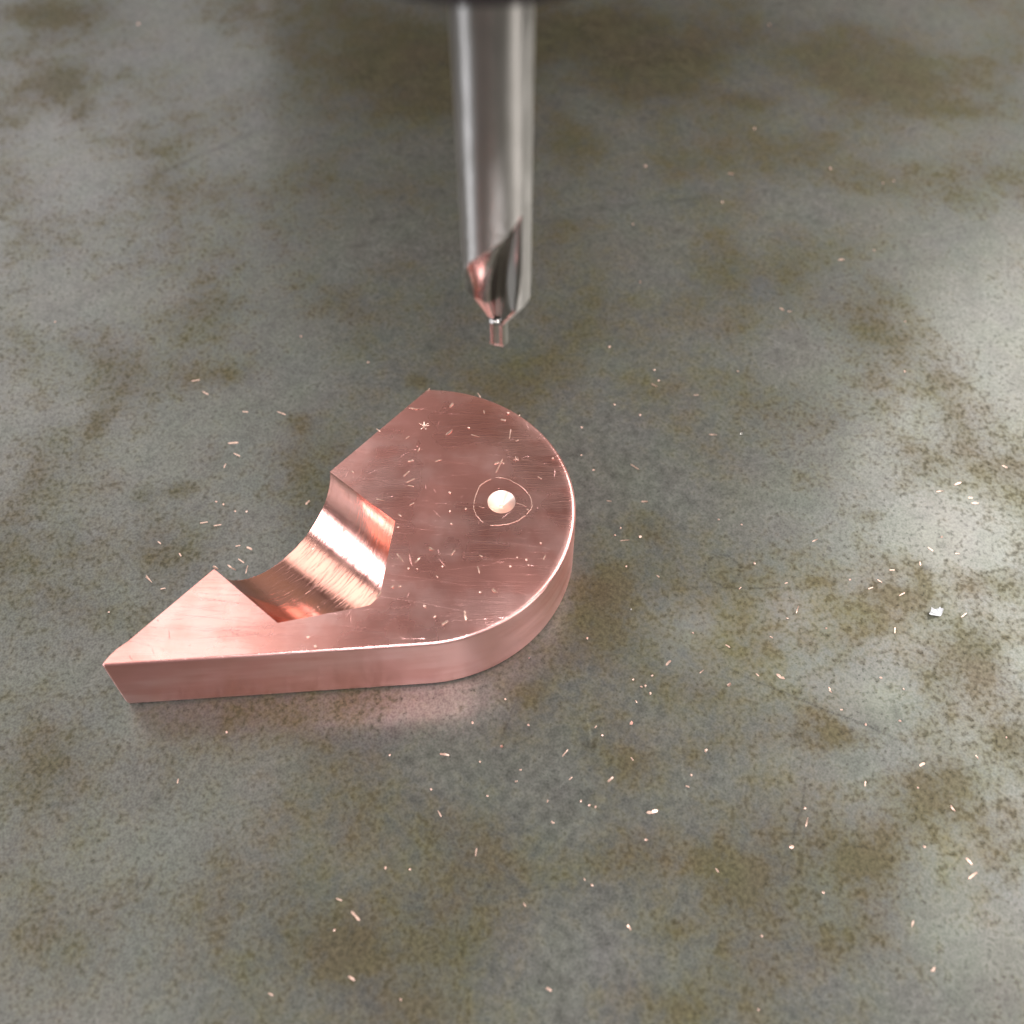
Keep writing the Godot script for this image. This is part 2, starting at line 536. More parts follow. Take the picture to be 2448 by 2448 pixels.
func make_block() -> void:
	var block := thing("copper_block", "copper block with one rounded end and a sawn slant, notched and spot drilled", "metal block", Vector3.ZERO)
	var pts := outline()
	var count := pts.size()
	var inward := Vector2(0.7495, 0.662)
	# the rim's profile: [inset, height, tilt of the normal above the horizontal]
	var rim := [[0.150, T, 90.0], [0.060, T - 0.0007, 88.0], [0.026, T - 0.0028, 82.0], [0.014, T - 0.006, 66.0], [0.005, T - 0.013, 35.0], [0.0, T - 0.022, 4.0], [0.0, 0.055, 0.0], [0.0, 0.052, -14.0], [0.005, 0.044, 0.0], [0.006, 0.030, -4.0], [0.014, 0.011, -35.0], [0.030, 0.0005, -80.0]]
	var rings := []
	for level in rim:
		var ring := []
		for i in count:
			var before: Array = pts[(i + count - 1) % count]
			var here: Array = pts[i]
			var after: Array = pts[(i + 1) % count]
			var d0: Vector2 = (here[0] - before[0]).normalized()
			var d1: Vector2 = (after[0] - here[0]).normalized()
			var n0 := Vector2(d0.y, -d0.x)
			var n1 := Vector2(d1.y, -d1.x)
			var w0 := inset(level[0], before[1], i - 1)
			var w1 := inset(level[0], here[1], i)
			var v: Vector2 = here[0]
			if before[1] != "sawn" and here[1] != "sawn" and absf(d0.cross(d1)) < 0.1:
				v = v - (n0 + n1).normalized() * (w0 + w1) / 2.0
			else:
				var hit = Geometry2D.line_intersects_line(v - n0 * w0, d0, v - n1 * w1, d1)
				v = hit
			ring.append(v)
		rings.append(ring)
	var st := begin()
	var face := begin()
	# the rim and the sides, all but the sawn face
	var run := 0.0
	for i in count - 1:
		var j := i + 1
		var kind: String = pts[i][1]
		var step: float = (pts[j][0] - pts[i][0]).length()
		var flat: Vector2 = (pts[j][0] - pts[i][0]).normalized()
		var ni := Vector2(flat.y, -flat.x)
		var nj := ni
		if kind == "round":
			ni = pts[i][0].normalized()
			nj = pts[j][0].normalized()
		for k in rim.size() - 1:
			var q := []
			var n := []
			var u := []
			for c in [[i, k, ni, run], [j, k, nj, run + step], [j, k + 1, nj, run + step], [i, k + 1, ni, run]]:
				var v: Vector2 = rings[c[1]][c[0]]
				var tilt := deg_to_rad(rim[c[1]][2])
				var side: Vector2 = c[2]
				q.append(w(v.x, rim[c[1]][1], v.y))
				n.append(Vector3(side.x * cos(tilt), sin(tilt), side.y * cos(tilt)))
				u.append((v + Vector2(2.1, 1.6)) * 0.3 if k < 3 else Vector2(c[3] * 0.12 + 0.02, rim[c[1]][1] * 0.3 + 0.1))
			quad(face if k < 3 else st, q, n, u)
		run += step
	# the top face round the notch and the drilled spot
	var s0 := 1.449 - notch_half()
	var s1 := 1.449 + notch_half()
	var poly := PackedVector2Array()
	for v in rings[0]:
		poly.append(v)
	var mouth := notch_mouth()
	mouth.reverse()
	poly.append(sawn(s1))
	for v in mouth:
		poly.append(v)
	poly.append(sawn(s0))
	# cut the polygon open along a line to the drilled spot
	var open := 20
	var near: Vector2 = poly[open]
	var key := PackedVector2Array()
	for i in open + 1:
		key.append(poly[i])
	var turn := (near - HOLE).angle()
	for k in 49:
		var a := turn - TAU * k / 48.0
		if k == 0:
			a -= 0.004
		if k == 48:
			a += 0.004
		key.append(HOLE + Vector2(cos(a), sin(a)) * 0.0905)
	key.append(near + (poly[open + 1] - near) * 0.01)
	for i in range(open + 1, poly.size()):
		key.append(poly[i])
	flat_face(face, key, func(v: Vector2) -> Vector3: return w(v.x, T, v.y), Vector3.UP, 0.3)
	# the sawn face with the notch's arc in its upper edge
	var wall := PackedVector2Array()
	var origin := sawn(0.0)
	var along := Vector2(-0.662, 0.7495)
	for k in range(rim.size() - 1, -1, -1):
		wall.append(Vector2((rings[k][0] - origin).dot(along), rim[k][1]))
	var half := acos(SLOT_UP / SLOT_R)
	for k in 41:
		var f := lerpf(-half, half, k / 40.0)
		wall.append(Vector2(1.449 + SLOT_R * sin(f), T + SLOT_UP - SLOT_R * cos(f)))
	for k in rim.size():
		wall.append(Vector2((rings[k][count - 1] - origin).dot(along), rim[k][1]))
	flat_face(st, wall, func(v: Vector2) -> Vector3: return w(sawn(v.x).x, v.y, sawn(v.x).y), -Vector3(inward.x, 0, inward.y), 0.4)
	var under := PackedVector2Array()
	for v in rings[rim.size() - 1]:
		under.append(v)
	flat_face(st, under, func(v: Vector2) -> Vector3: return w(v.x, 0.0005, v.y), Vector3.DOWN, 0.4)
	obj("body", st.commit(), copper_side, block)
	obj("top_face", face.commit(), copper, block)
	obj("notch", notch_mesh(), copper_notch, block)
	var spot := obj("drilled_hole", hole_mesh(), copper_hole, block)
	spot.position = w(HOLE.x, T, HOLE.y)
	make_scribed_ring(block)


func inset(wanted: float, kind: String, i: int) -> float:
	# how far the rim's profile reaches in from an edge: wide and soft only round the polished end
	if kind == "sawn":
		return 0.0
	if kind == "tip":
		return minf(wanted * 0.5, 0.008)
	var wide := smoothstep(0.0, 12.0, i) * (1.0 - smoothstep(54.0, 72.0, i)) if kind == "round" else 0.0
	return lerpf(minf(wanted, 0.016), wanted, wide)


func flat_face(st: SurfaceTool, poly: PackedVector2Array, place: Callable, n: Vector3, scale_uv: float) -> void:
	var t := Geometry2D.triangulate_polygon(poly)
	if t.is_empty():
		printerr("a face could not be cut into triangles")
	for k in range(0, t.size(), 3):
		var q := []
		var u := []
		for c in 3:
			var v := poly[t[k + c]]
			q.append(place.call(v))
			u.append((v + Vector2(2.1, 1.6)) * scale_uv)
		tri(st, q, [n, n, n], u)


func notch_half() -> float:
	return sqrt(SLOT_R * SLOT_R - SLOT_UP * SLOT_UP)


func notch_at(f: float, deep: float, radius: float) -> Vector3:
	# a point of the notch: angle from straight down, depth into the block, distance from the axis
	var v := sawn(1.449 + radius * sin(f)) + Vector2(0.7495, 0.662) * deep
	return w(v.x, T + SLOT_UP - radius * cos(f), v.y)


func notch_deep(s: float) -> float:
	# how far the notch reaches into the block: its end comes to a blunt point in plan
	return minf(minf(0.600 + 0.69 * (s - 0.952), 0.915), 0.912 - 0.74 * (s - 1.50))


func notch_mouth() -> Array:
	# the notch's end in the top face, from the upper side to the lower side
	var edge := []
	for k in 25:
		var s := lerpf(1.449 - notch_half(), 1.449 + notch_half(), k / 24.0)
		edge.append(sawn(s) + Vector2(0.7495, 0.662) * notch_deep(s))
	return edge


func notch_mesh() -> ArrayMesh:
	var st := begin()
	var half := acos(SLOT_UP / SLOT_R)
	var rows := 12
	var cols := 64
	var cross := Vector3(-0.662, 0, 0.7495)
	var grid := []
	for i in cols + 1:
		var f := lerpf(-half, half, float(i) / cols)
		var toward := -(cross * sin(f) + Vector3.DOWN * cos(f))
		var deep := notch_deep(1.449 + SLOT_R * sin(f))
		var column := []
		for k in rows + 1:
			column.append([notch_at(f, deep * k / rows, SLOT_R), toward, Vector2(deep * k / rows, f * SLOT_R + 1.0) * 0.5])
		grid.append(column)
	for i in cols:
		for k in rows:
			var c := [grid[i][k], grid[i][k + 1], grid[i + 1][k + 1], grid[i + 1][k]]
			quad(st, [c[0][0], c[1][0], c[2][0], c[3][0]], [c[0][1], c[1][1], c[2][1], c[3][1]], [c[0][2], c[1][2], c[2][2], c[3][2]])
		# the upright wall that closes the end
		var a: Vector3 = grid[i][rows][0]
		var b: Vector3 = grid[i + 1][rows][0]
		var n := Vector3(-(b - a).z, 0, (b - a).x).normalized()
		if n.dot(Vector3(0.7495, 0, 0.662)) > 0.0:
			n = -n
		quad(st, [a, b, Vector3(b.x, T * R, b.z), Vector3(a.x, T * R, a.z)], [n, n, n, n], [Vector2(0, 0.1), Vector2(0.02, 0.1), Vector2(0.02, 0.2), Vector2(0, 0.2)])
	return st.commit()


func hole_mesh() -> ArrayMesh:
	# seen from inside: countersink, then the pilot's little well
	var st := begin()
	var profile := [Vector2(0.0, -0.068), Vector2(0.010, -0.064), Vector2(0.016, -0.054), Vector2(0.0905, 0.0)]
	for i in 3:
		var a: Vector2 = profile[i]
		var b: Vector2 = profile[i + 1]
		var d := (b - a).normalized()
		for k in 48:
			var q := []
			var n := []
			var u := []
			for c in [[a, k], [b, k], [b, k + 1], [a, k + 1]]:
				var f: float = TAU * c[1] / 48.0
				var v: Vector2 = c[0]
				q.append(w(v.x * sin(f), v.y, v.x * cos(f)))
				n.append(Vector3(-d.y * sin(f), d.x, -d.y * cos(f)))
				u.append(Vector2(v.x, f) * 0.3)
			if i == 0:
				tri(st, [q[0], q[1], q[2]], [n[0], n[1], n[2]], [u[0], u[1], u[2]])
			else:
				quad(st, q, n, u)
	return st.commit()


func make_scribed_ring(block: Node3D) -> void:
	# the burr thrown up round the spot: a broken, wobbling ring with a few loose ends
	var arcs := [[-1.75, 0.55], [0.62, 1.95], [2.2, 3.0], [3.05, 4.35]]
	var r := RandomNumberGenerator.new()
	r.seed = 12
	for arc in arcs:
		var path := []
		var from: float = arc[0]
		var until: float = arc[1]
		for k in 19:
			var a := lerpf(from, until, k / 18.0)
			var out := 0.186 + 0.010 * sin(a * 3.0 + 1.0) + 0.002 * sin(a * 7.0) + r.randf_range(-0.0025, 0.0025)
			path.append(w(HOLE.x + cos(a) * out, T + 0.0014, HOLE.y + sin(a) * out))
		obj("burr_ring", tube(path, 0.0023 * R, 5, 0.6), copper_pale, block)
	for bit in [[0.10, 0.095, 0.165], [2.75, 0.12, 0.15]]:
		var path := []
		for k in 6:
			var a: float = bit[0] + 0.03 * k
			var out := lerpf(bit[1], bit[2], k / 5.0)
			path.append(w(HOLE.x + cos(a) * out, T + 0.0012, HOLE.y + sin(a) * out))
		obj("burr_thread", tube(path, 0.0022 * R, 5, 0.6), copper_pale, block)


# ---------------------------------------------------------------- the centre drill

const DRILL_R := 0.1700
const PILOT_R := 0.0545
const TIP := 1.495 + T       # height of the pilot's end over the plate


func make_drill() -> void:
	var root := thing("centre_drill", "bright steel centre drill hanging point down above the drilled spot", "drill bit", w(HOLE.x, TIP, HOLE.y))
	obj("shank", lathe([Vector2(DRILL_R, 1.0) * R, Vector2(DRILL_R, 3.2) * R], 64), steel_worn, root)
	obj("fluted_point", fluted(0.192, 1.0, 144, 120, false), steel_worn, root)
	var grooves := obj("flutes", fluted(0.192, 1.0, 144, 120, true), steel_shaded, root)
	grooves.set_meta("label", "pair of ground flutes, with dark reflections painted into their colour")
	obj("pilot", fluted(0.0, 0.192, 64, 24, false), steel, root)
	obj("pilot_flutes", fluted(0.0, 0.192, 64, 24, true), steel, root)


func drill_radius(y: float) -> float:
	# the outline without flutes, y in units of R over the tip
	if y < 0.028:
		return lerpf(0.004, PILOT_R, y / 0.028)
	if y < 0.192:
		return PILOT_R
	return minf(DRILL_R, PILOT_R + (y - 0.192) * 0.60)


func flute_edge(y: float) -> float:
	return deg_to_rad(lerpf(24.0, 46.0, smoothstep(0.15, 0.72, y)))


func fluted_radius(f: float, y: float) -> float:
	var body := drill_radius(y)
	# right edge of the flute that faces the viewer, and its width, by height
	var right := flute_edge(y)
	var top := clampf((1.0 - y) / 0.60, 0.0, 1.35)
	var wide := deg_to_rad(minf(1.0 + 145.0 * tanh(1.75 * pow(top, 1.2)), 134.0))
	var deep := 0.78 * (1.0 - exp(-4.0 * top))
	if y < 0.192:
		deep = 0.28
		wide = deg_to_rad(100.0)
	var u := fposmod(right - f, PI) / wide
	if u >= 1.0:
		return body
	var g := sin(minf(u / 0.16, 1.0) * PI / 2) if u < 0.16 else pow(cos((u - 0.16) / 0.84 * PI / 2), 1.15)
	if y >= 0.192:
		g -= 0.22 * exp(-pow((u - 0.50) / 0.10, 2.0))
	return maxf(body * (1.0 - deep * g), 0.003)


func fluted(y0: float, y1: float, turns: int, rows: int, groove: bool) -> ArrayMesh:
	var st := begin()
	var grid := []
	for k in rows + 1:
		var y := lerpf(y0, y1, float(k) / rows)
		var row := []
		for i in turns:
			var f := TAU * i / turns + flute_edge(y)
			var e := 0.012
			var r0 := fluted_radius(f, y)
			var p := Vector3(r0 * sin(f), y, r0 * cos(f)) * R
			var ra := fluted_radius(f - e, y)
			var rb := fluted_radius(f + e, y)
			var along := Vector3(rb * sin(f + e), 0, rb * cos(f + e)) - Vector3(ra * sin(f - e), 0, ra * cos(f - e))
			var yl := maxf(y - 0.006, y0)
			var yh := minf(y + 0.006, y1)
			var ru := fluted_radius(f, yh)
			var rd := fluted_radius(f, yl)
			var upward := Vector3((ru - rd) * sin(f), yh - yl, (ru - rd) * cos(f))
			var n := upward.cross(along).normalized()
			if n.dot(Vector3(sin(f), 0, cos(f))) < 0.0:
				n = -n
			row.append([p, n])
		grid.append(row)
	for k in rows:
		for i in turns:
			var j := (i + 1) % turns
			var my := lerpf(y0, y1, (k + 0.5) / rows)
			var mf := TAU * (i + 0.5) / turns + flute_edge(my)
			if (fluted_radius(mf, my) < drill_radius(my) * 0.985) != groove:
				continue
			var c := [grid[k][i], grid[k + 1][i], grid[k + 1][j], grid[k][j]]
			var u := [Vector2(i, k) / 60.0, Vector2(i, k + 1) / 60.0, Vector2(i + 1, k + 1) / 60.0, Vector2(i + 1, k) / 60.0]
			quad(st, [c[0][0], c[1][0], c[2][0], c[3][0]], [c[0][1], c[1][1], c[2][1], c[3][1]], u)
	return st.commit()


# ---------------------------------------------------------------- the machine above

func make_spindle() -> void:
	var dark := StandardMaterial3D.new()
	dark.albedo_color = Color(0.030, 0.024, 0.026).linear_to_srgb()
	dark.metallic = 0.2
	dark.roughness = 0.5
	var paint := StandardMaterial3D.new()
	paint.albedo_color = Color(0.40, 0.35, 0.33).linear_to_srgb()
	paint.roughness = 0.55
	var root := thing("machine_spindle", "dark round chuck of the machine, blurred at the top edge above the drill", "machine spindle", w(HOLE.x, 0, HOLE.y))
	var y := T + 3.86
	obj("chuck", lathe([Vector2(0.0, y), Vector2(0.62, y), Vector2(0.80, y + 0.10), Vector2(0.80, y + 1.1), Vector2(0.95, y + 1.3), Vector2(0.95, y + 2.6), Vector2(0.0, y + 2.6)].map(func(v: Vector2) -> Vector2: return v * R), 64), dark, root)
	obj("quill", lathe([Vector2(1.3, y + 2.4), Vector2(1.3, 13.5)].map(func(v: Vector2) -> Vector2: return v * R), 64), paint, root)
	# the head: a round nose that widens towards the column behind
	var plan := PackedVector2Array()
	for k in 17:
		var a := lerpf(0.0, PI, k / 16.0)
		plan.append(Vector2(cos(a) * 2.6, sin(a) * 2.6))
	plan.append(Vector2(-4.4, -3.0))
	plan.append(Vector2(-4.4, -12.0))
	plan.append(Vector2(7.0, -12.0))
	plan.append(Vector2(6.0, -3.0))
	obj("head_housing", prism(plan, plan, 13.5, 26.0), paint, root)
	var foot := PackedVector2Array([Vector2(6.6, -9.9), Vector2(-2.6, -9.9), Vector2(-2.6, -18.0), Vector2(6.6, -18.0)])
	var shoulder := PackedVector2Array([Vector2(7.0, -9.9), Vector2(-4.4, -9.9), Vector2(-4.4, -18.0), Vector2(7.0, -18.0)])
	var pale := StandardMaterial3D.new()
	pale.albedo_color = Color(0.72, 0.66, 0.60).linear_to_srgb()
	pale.roughness = 0.6
	obj("column_foot", prism(foot, shoulder, 0.0, 8.5), pale, root)
	var strip_gold := StandardMaterial3D.new()
	strip_gold.albedo_color = Color(0.72, 0.60, 0.42).linear_to_srgb()
	strip_gold.roughness = 0.4
	var strip := PackedVector2Array([Vector2(0.15, -9.6), Vector2(-0.55, -9.6), Vector2(-0.55, -9.9), Vector2(0.15, -9.9)])
	obj("added_column_strip", prism(strip, strip, 0.0, 13.4), strip_gold, root)  # unseen strip, added for the golden streak it reflects into the copper
	obj("column", prism(shoulder, shoulder, 8.5, 30.0), pale, root)


func prism(low: PackedVector2Array, high: PackedVector2Array, y0: float, y1: float) -> ArrayMesh:
	# a plan drawn counter-clockwise from above in x and z, carried up and changed on the way
	var st := begin()
	flat_face(st, low, func(v: Vector2) -> Vector3: return w(v.x, y0, v.y), Vector3.DOWN, 0.2)
	flat_face(st, high, func(v: Vector2) -> Vector3: return w(v.x, y1, v.y), Vector3.UP, 0.2)
	for i in low.size():
		var j := (i + 1) % low.size()
		var d := (low[j] - low[i]).normalized()
		var n := Vector3(d.y, 0, -d.x)
		quad(st, [w(low[i].x, y0, low[i].y), w(low[j].x, y0, low[j].y), w(high[j].x, y1, high[j].y), w(high[i].x, y1, high[i].y)], [n, n, n, n], [low[i], low[j], low[j], low[i]])
	return st.commit()


# ---------------------------------------------------------------- shavings
func make_shavings() -> void:
	make_shaving_shapes()
	shaving("sliver", 1.472, -0.718, 1.42, 0.15, -0.71, 0.0, false, "thin copper sliver falling rightwards, some way upper right of the block's rounded end")
	shaving("sliver", 1.272, -0.420, 0.65, 0.15, -0.25, 0.0, false, "short thin copper sliver lying level, a little right of the block's rounded end")
	shaving("sliver", 1.521, -0.412, 0.88, 0.26, -0.01, 0.0, false, "broad copper sliver lying level, some way right of the block's rounded end")
	shaving("grain", 1.339, -0.192, 0.28, 0.22, -1.69, 0.0, false, "topmost tiny copper grain, some way lower right of the block's rounded end")
	shaving("grain", 1.298, -0.132, 0.29, 0.24, -1.87, 0.0, false, "middle tiny copper grain, some way lower right of the block's rounded end")
	shaving("sliver", 1.363, -0.089, 1.18, 0.15, 0.09, 0.0, false, "thin copper sliver lying level, some way lower right of the block's rounded end")
	shaving("grain", 1.470, -0.118, 0.49, 0.39, -0.20, 0.0, false, "coarse copper grain, some way lower right of the block's rounded end")
	shaving("grain", 2.026, -0.257, 0.26, 0.21, -2.60, 0.0, false, "tiny copper grain, some way above the plate's faint ring")
	shaving("grain", 2.181, -0.213, 0.28, 0.23, -0.73, 0.0, false, "tiny copper grain, some way upper right of the plate's faint ring")
	shaving("grain", 2.231, 0.104, 0.36, 0.29, -1.46, 0.0, false, "tiny copper grain, a little right of the plate's faint ring")
	shaving("sliver", 1.568, 0.202, 0.39, 0.15, -0.76, 0.0, false, "short thin copper sliver falling rightwards, some way left of the plate's faint ring")
	shaving("sliver", 2.111, 0.298, 0.45, 0.15, 0.72, 0.0, false, "short thin copper sliver rising rightwards, a little lower right of the plate's faint ring")
	shaving("sliver", 2.425, 0.261, 0.42, 0.15, 0.33, 0.0, false, "short thin copper sliver lying level, some way right of the plate's faint ring")
	shaving("grain", 1.367, 0.455, 0.34, 0.27, -1.48, 0.0, true, "tiny silvery grain, six tenths across, six tenths down the photo")
	shaving("grain", 1.764, 0.635, 0.32, 0.26, -0.47, 0.0, false, "tiny copper grain, some way lower left of the plate's faint ring")
	shaving("sliver", 2.271, 0.669, 0.42, 0.15, -0.64, 0.0, false, "upper short thin copper sliver falling rightwards, some way upper left of the long dark scratch")
	shaving("sliver", 1.979, 0.733, 0.61, 0.15, -0.64, 0.0, false, "short thin copper sliver falling rightwards, some way below the plate's faint ring")
	shaving("sliver", 1.588, 0.852, 0.86, 0.26, 0.79, 0.0, false, "broad copper sliver rising rightwards, seven tenths across, six tenths down the photo")
	shaving("sliver", 1.794, 0.913, 0.68, 0.15, 0.69, 0.0, false, "short thin copper sliver rising rightwards, seven tenths across, seven tenths down the photo")
	shaving("grain", 1.474, 0.939, 0.32, 0.26, -2.69, 0.0, false, "topmost tiny copper grain, six tenths across, seven tenths down the photo")
	shaving("grain", 1.352, 0.966, 0.31, 0.25, -2.30, 0.0, false, "second from top tiny copper grain, six tenths across, seven tenths down the photo")
	shaving("grain", 1.401, 1.018, 0.33, 0.26, -0.20, 0.0, false, "fourth from top tiny copper grain, six tenths across, seven tenths down the photo")
	shaving("grain", 1.426, 1.010, 0.33, 0.27, -1.83, 0.0, false, "third from top tiny copper grain, six tenths across, seven tenths down the photo")
	shaving("sliver", 2.145, 0.940, 0.44, 0.15, -0.83, 0.0, false, "lower short thin copper sliver falling rightwards, some way upper left of the long dark scratch")
	shaving("curl", 2.296, 0.948, 0.87, 0.26, -0.65, 0.0, false, "broad copper curled shaving falling rightwards, some way upper left of the long dark scratch")
	shaving("hook", 1.955, 1.003, 0.56, 0.15, 0.77, 0.0, false, "short copper hooked shaving rising rightwards, some way left of the long dark scratch")
	shaving("grain", 2.393, 0.530, 0.29, 0.23, -0.10, 0.0, false, "tiny copper grain, some way lower right of the plate's faint ring")
	shaving("grain", 1.072, 0.668, 0.35, 0.28, -1.47, 0.0, false, "tiny copper grain, six tenths across, six tenths down the photo")
	shaving("grain", 1.359, 0.122, 0.33, 0.26, -2.72, 0.0, false, "lowest tiny copper grain, some way lower right of the block's rounded end")
	shaving("sliver", 2.671, -0.079, 0.84, 0.15, 0.45, 0.0, false, "thin copper sliver rising rightwards, some way right of the plate's faint ring")
	shaving("sliver", 3.758, -0.548, 1.07, 0.26, 0.41, 0.0, false, "broad copper sliver rising rightwards, nine tenths across, five tenths down the photo")
	shaving("sliver", 3.619, -0.485, 1.03, 0.15, 0.09, 0.0, false, "thin copper sliver lying level, nine tenths across, five tenths down the photo")
	shaving("sliver", 3.819, -0.426, 0.56, 0.26, -0.01, 0.0, false, "short broad copper sliver lying level, nine tenths across, five tenths down the photo")
	shaving("sliver", 3.840, -0.378, 0.89, 0.26, -0.01, 0.0, false, "broad copper sliver lying level, nine tenths across, five tenths down the photo")
	shaving("grain", 3.546, -0.101, 0.33, 0.26, -2.86, 0.0, false, "tiny copper grain, some way above the fan-shaped flake")
	shaving("sliver", 3.447, 0.000, 0.75, 0.15, -0.83, 0.0, false, "thin copper sliver falling rightwards, some way above the fan-shaped flake")
	shaving("sliver", 3.623, 0.036, 0.58, 0.15, -0.07, 0.0, false, "short thin copper sliver lying level, some way above the fan-shaped flake")
	shaving("sliver", 3.352, 0.114, 0.54, 0.15, -1.63, 0.0, false, "short thin copper sliver lying upright, some way above the fan-shaped flake")
	shaving("sliver", 3.154, 0.165, 0.61, 0.15, -0.01, 0.0, false, "short thin copper sliver lying level, some way upper left of the fan-shaped flake")
	shaving("grain", 2.856, 0.238, 0.30, 0.24, -2.48, 0.0, false, "tiny copper grain, some way left of the fan-shaped flake")
	shaving("sliver", 3.054, 0.250, 0.71, 0.15, -0.75, 0.0, false, "short thin copper sliver falling rightwards, some way upper left of the fan-shaped flake")
	shaving("sliver", 2.984, 0.304, 0.70, 0.15, 0.38, 0.0, false, "short thin copper sliver rising rightwards, some way left of the fan-shaped flake")
	shaving("sliver", 3.185, 0.353, 0.90, 0.15, 0.50, 0.0, false, "thin copper sliver rising rightwards, a little upper left of the fan-shaped flake")
	shaving("sliver", 2.471, 0.464, 1.12, 0.15, 1.16, 0.0, false, "thin copper sliver lying upright, some way lower right of the plate's faint ring")
	shaving("grain", 2.638, 0.605, 0.30, 0.24, -2.90, 0.0, false, "tiny copper grain, some way above the long dark scratch")
	shaving("sliver", 3.085, 0.624, 0.86, 0.15, 1.35, 0.0, false, "thin copper sliver lying upright, a little left of the fan-shaped flake")
	shaving("sliver", 3.560, 0.515, 1.00, 0.15, 0.63, 0.0, false, "thin copper sliver rising rightwards, close right of the fan-shaped flake")
	shaving("grain", 2.929, 0.967, 0.35, 0.28, -0.30, 0.0, false, "tiny copper grain, some way upper right of the long dark scratch")
	shaving("sliver", 2.590, 1.038, 0.45, 0.15, -1.24, 0.0, false, "upper short thin copper sliver falling rightwards, close upper right of the long dark scratch")
	shaving("grain", 3.058, 1.046, 0.27, 0.22, -0.67, 0.0, false, "upper tiny copper grain, some way right of the long dark scratch")
	shaving("sliver", 4.128, -0.698, 0.69, 0.15, -0.64, 0.0, false, "short thin copper sliver falling rightwards, nine tenths across, five tenths down the photo")
	shaving("grain", 1.453, 1.063, 0.36, 0.29, -1.35, 0.0, false, "fifth from top tiny copper grain, six tenths across, seven tenths down the photo")
	shaving("sliver", 1.360, 1.118, 0.35, 0.15, -1.12, 0.0, false, "upper short thin copper sliver falling rightwards, six tenths across, seven tenths down the photo")
	shaving("hook", 1.317, 1.262, 0.53, 0.15, 1.15, 0.0, false, "short copper hooked shaving rising rightwards, six tenths across, seven tenths down the photo")
	shaving("sliver", 1.098, 1.288, 0.37, 0.15, 0.82, 0.0, false, "short thin copper sliver rising rightwards, six tenths across, seven tenths down the photo")
	shaving("grain", 1.136, 1.345, 0.32, 0.26, -0.93, 0.0, false, "lowest tiny copper grain, six tenths across, seven tenths down the photo")
	shaving("sliver", 1.769, 1.450, 0.46, 0.26, 0.93, 0.0, false, "short broad copper sliver rising rightwards, seven tenths across, seven tenths down the photo")
	shaving("sliver", 1.311, 1.500, 0.47, 0.15, -1.01, 0.0, false, "lower short thin copper sliver falling rightwards, six tenths across, seven tenths down the photo")
	shaving("sliver", 0.932, 1.622, 0.52, 0.15, 0.75, 0.0, false, "short thin copper sliver rising rightwards, six tenths across, eight tenths down the photo")
	shaving("sliver", 1.172, 1.630, 0.86, 0.26, 0.72, 0.0, false, "broad copper sliver rising rightwards, six tenths across, eight tenths down the photo")
	shaving("sliver", 1.632, 1.679, 0.43, 0.15, -0.41, 0.0, false, "short thin copper sliver falling rightwards, seven tenths across, eight tenths down the photo")
	shaving("grain", 1.662, 1.605, 0.31, 0.25, -1.20, 0.0, false, "tiny copper grain, seven tenths across, eight tenths down the photo")
	shaving("grain", 0.987, 1.764, 0.29, 0.23, -1.81, 0.0, false, "leftmost tiny copper grain, six tenths across, eight tenths down the photo")
	shaving("grain", 1.037, 1.790, 0.32, 0.25, -2.80, 0.0, false, "second from left tiny copper grain, six tenths across, eight tenths down the photo")
	shaving("grain", 1.073, 1.800, 0.33, 0.26, -2.88, 0.0, false, "third from left tiny copper grain, six tenths across, eight tenths down the photo")
	shaving("curl", 1.406, 1.827, 1.05, 0.26, 0.22, 0.0, false, "broad copper curled shaving lying level, six tenths across, eight tenths down the photo")
	shaving("sliver", 1.757, 2.184, 0.47, 0.15, -0.99, 0.0, false, "short thin copper sliver falling rightwards, some way lower left of the upright dark scratch")
	shaving("grain", 2.205, 2.048, 0.53, 0.42, -3.07, 0.0, false, "coarse copper grain, a little below the upright dark scratch")
	shaving("sliver", 0.989, 2.230, 0.31, 0.15, -1.02, 0.0, false, "short thin copper sliver falling rightwards, six tenths across, nine tenths down the photo")
	shaving("grain", 1.031, 2.264, 0.33, 0.26, -0.51, 0.0, false, "tiny copper grain, six tenths across, nine tenths down the photo")
	shaving("grain", 1.359, 2.002, 0.35, 0.28, -2.99, 0.0, false, "rightmost tiny copper grain, six tenths across, eight tenths down the photo")
	shaving("sliver", 2.593, 1.058, 0.44, 0.15, -0.90, 0.0, false, "lower short thin copper sliver falling rightwards, close upper right of the long dark scratch")
	shaving("sliver", 2.642, 1.184, 0.31, 0.15, -0.01, 0.0, false, "short thin copper sliver lying level, close right of the long dark scratch")
	shaving("grain", 2.775, 1.285, 0.35, 0.28, -1.76, 0.0, false, "tiny copper grain, some way lower right of the long dark scratch")
	shaving("grain", 2.993, 1.263, 0.33, 0.26, -0.65, 0.0, false, "lower tiny copper grain, some way right of the long dark scratch")
	shaving("sliver", 3.073, 1.551, 0.69, 0.26, 0.47, 0.0, false, "short broad copper sliver rising rightwards, nine tenths across, seven tenths down the photo")
	shaving("sliver", 3.416, 1.503, 0.49, 0.15, -1.14, 0.0, false, "short thin copper sliver falling rightwards, nine tenths across, seven tenths down the photo")
	shaving("sliver", 2.705, 1.668, 0.63, 0.15, 1.31, 0.0, false, "short thin copper sliver lying upright, some way upper right of the upright dark scratch")
	shaving("grain", 2.318, 1.816, 0.34, 0.27, -1.78, 0.0, false, "tiny copper grain, close upper right of the upright dark scratch")
	shaving("sliver", 2.319, 1.901, 1.10, 0.15, 1.20, 0.0, false, "thin copper sliver lying upright, close right of the upright dark scratch")
	shaving("grain", 3.016, 1.695, 0.28, 0.23, -0.20, 0.0, false, "upper tiny copper grain, nine tenths across, eight tenths down the photo")
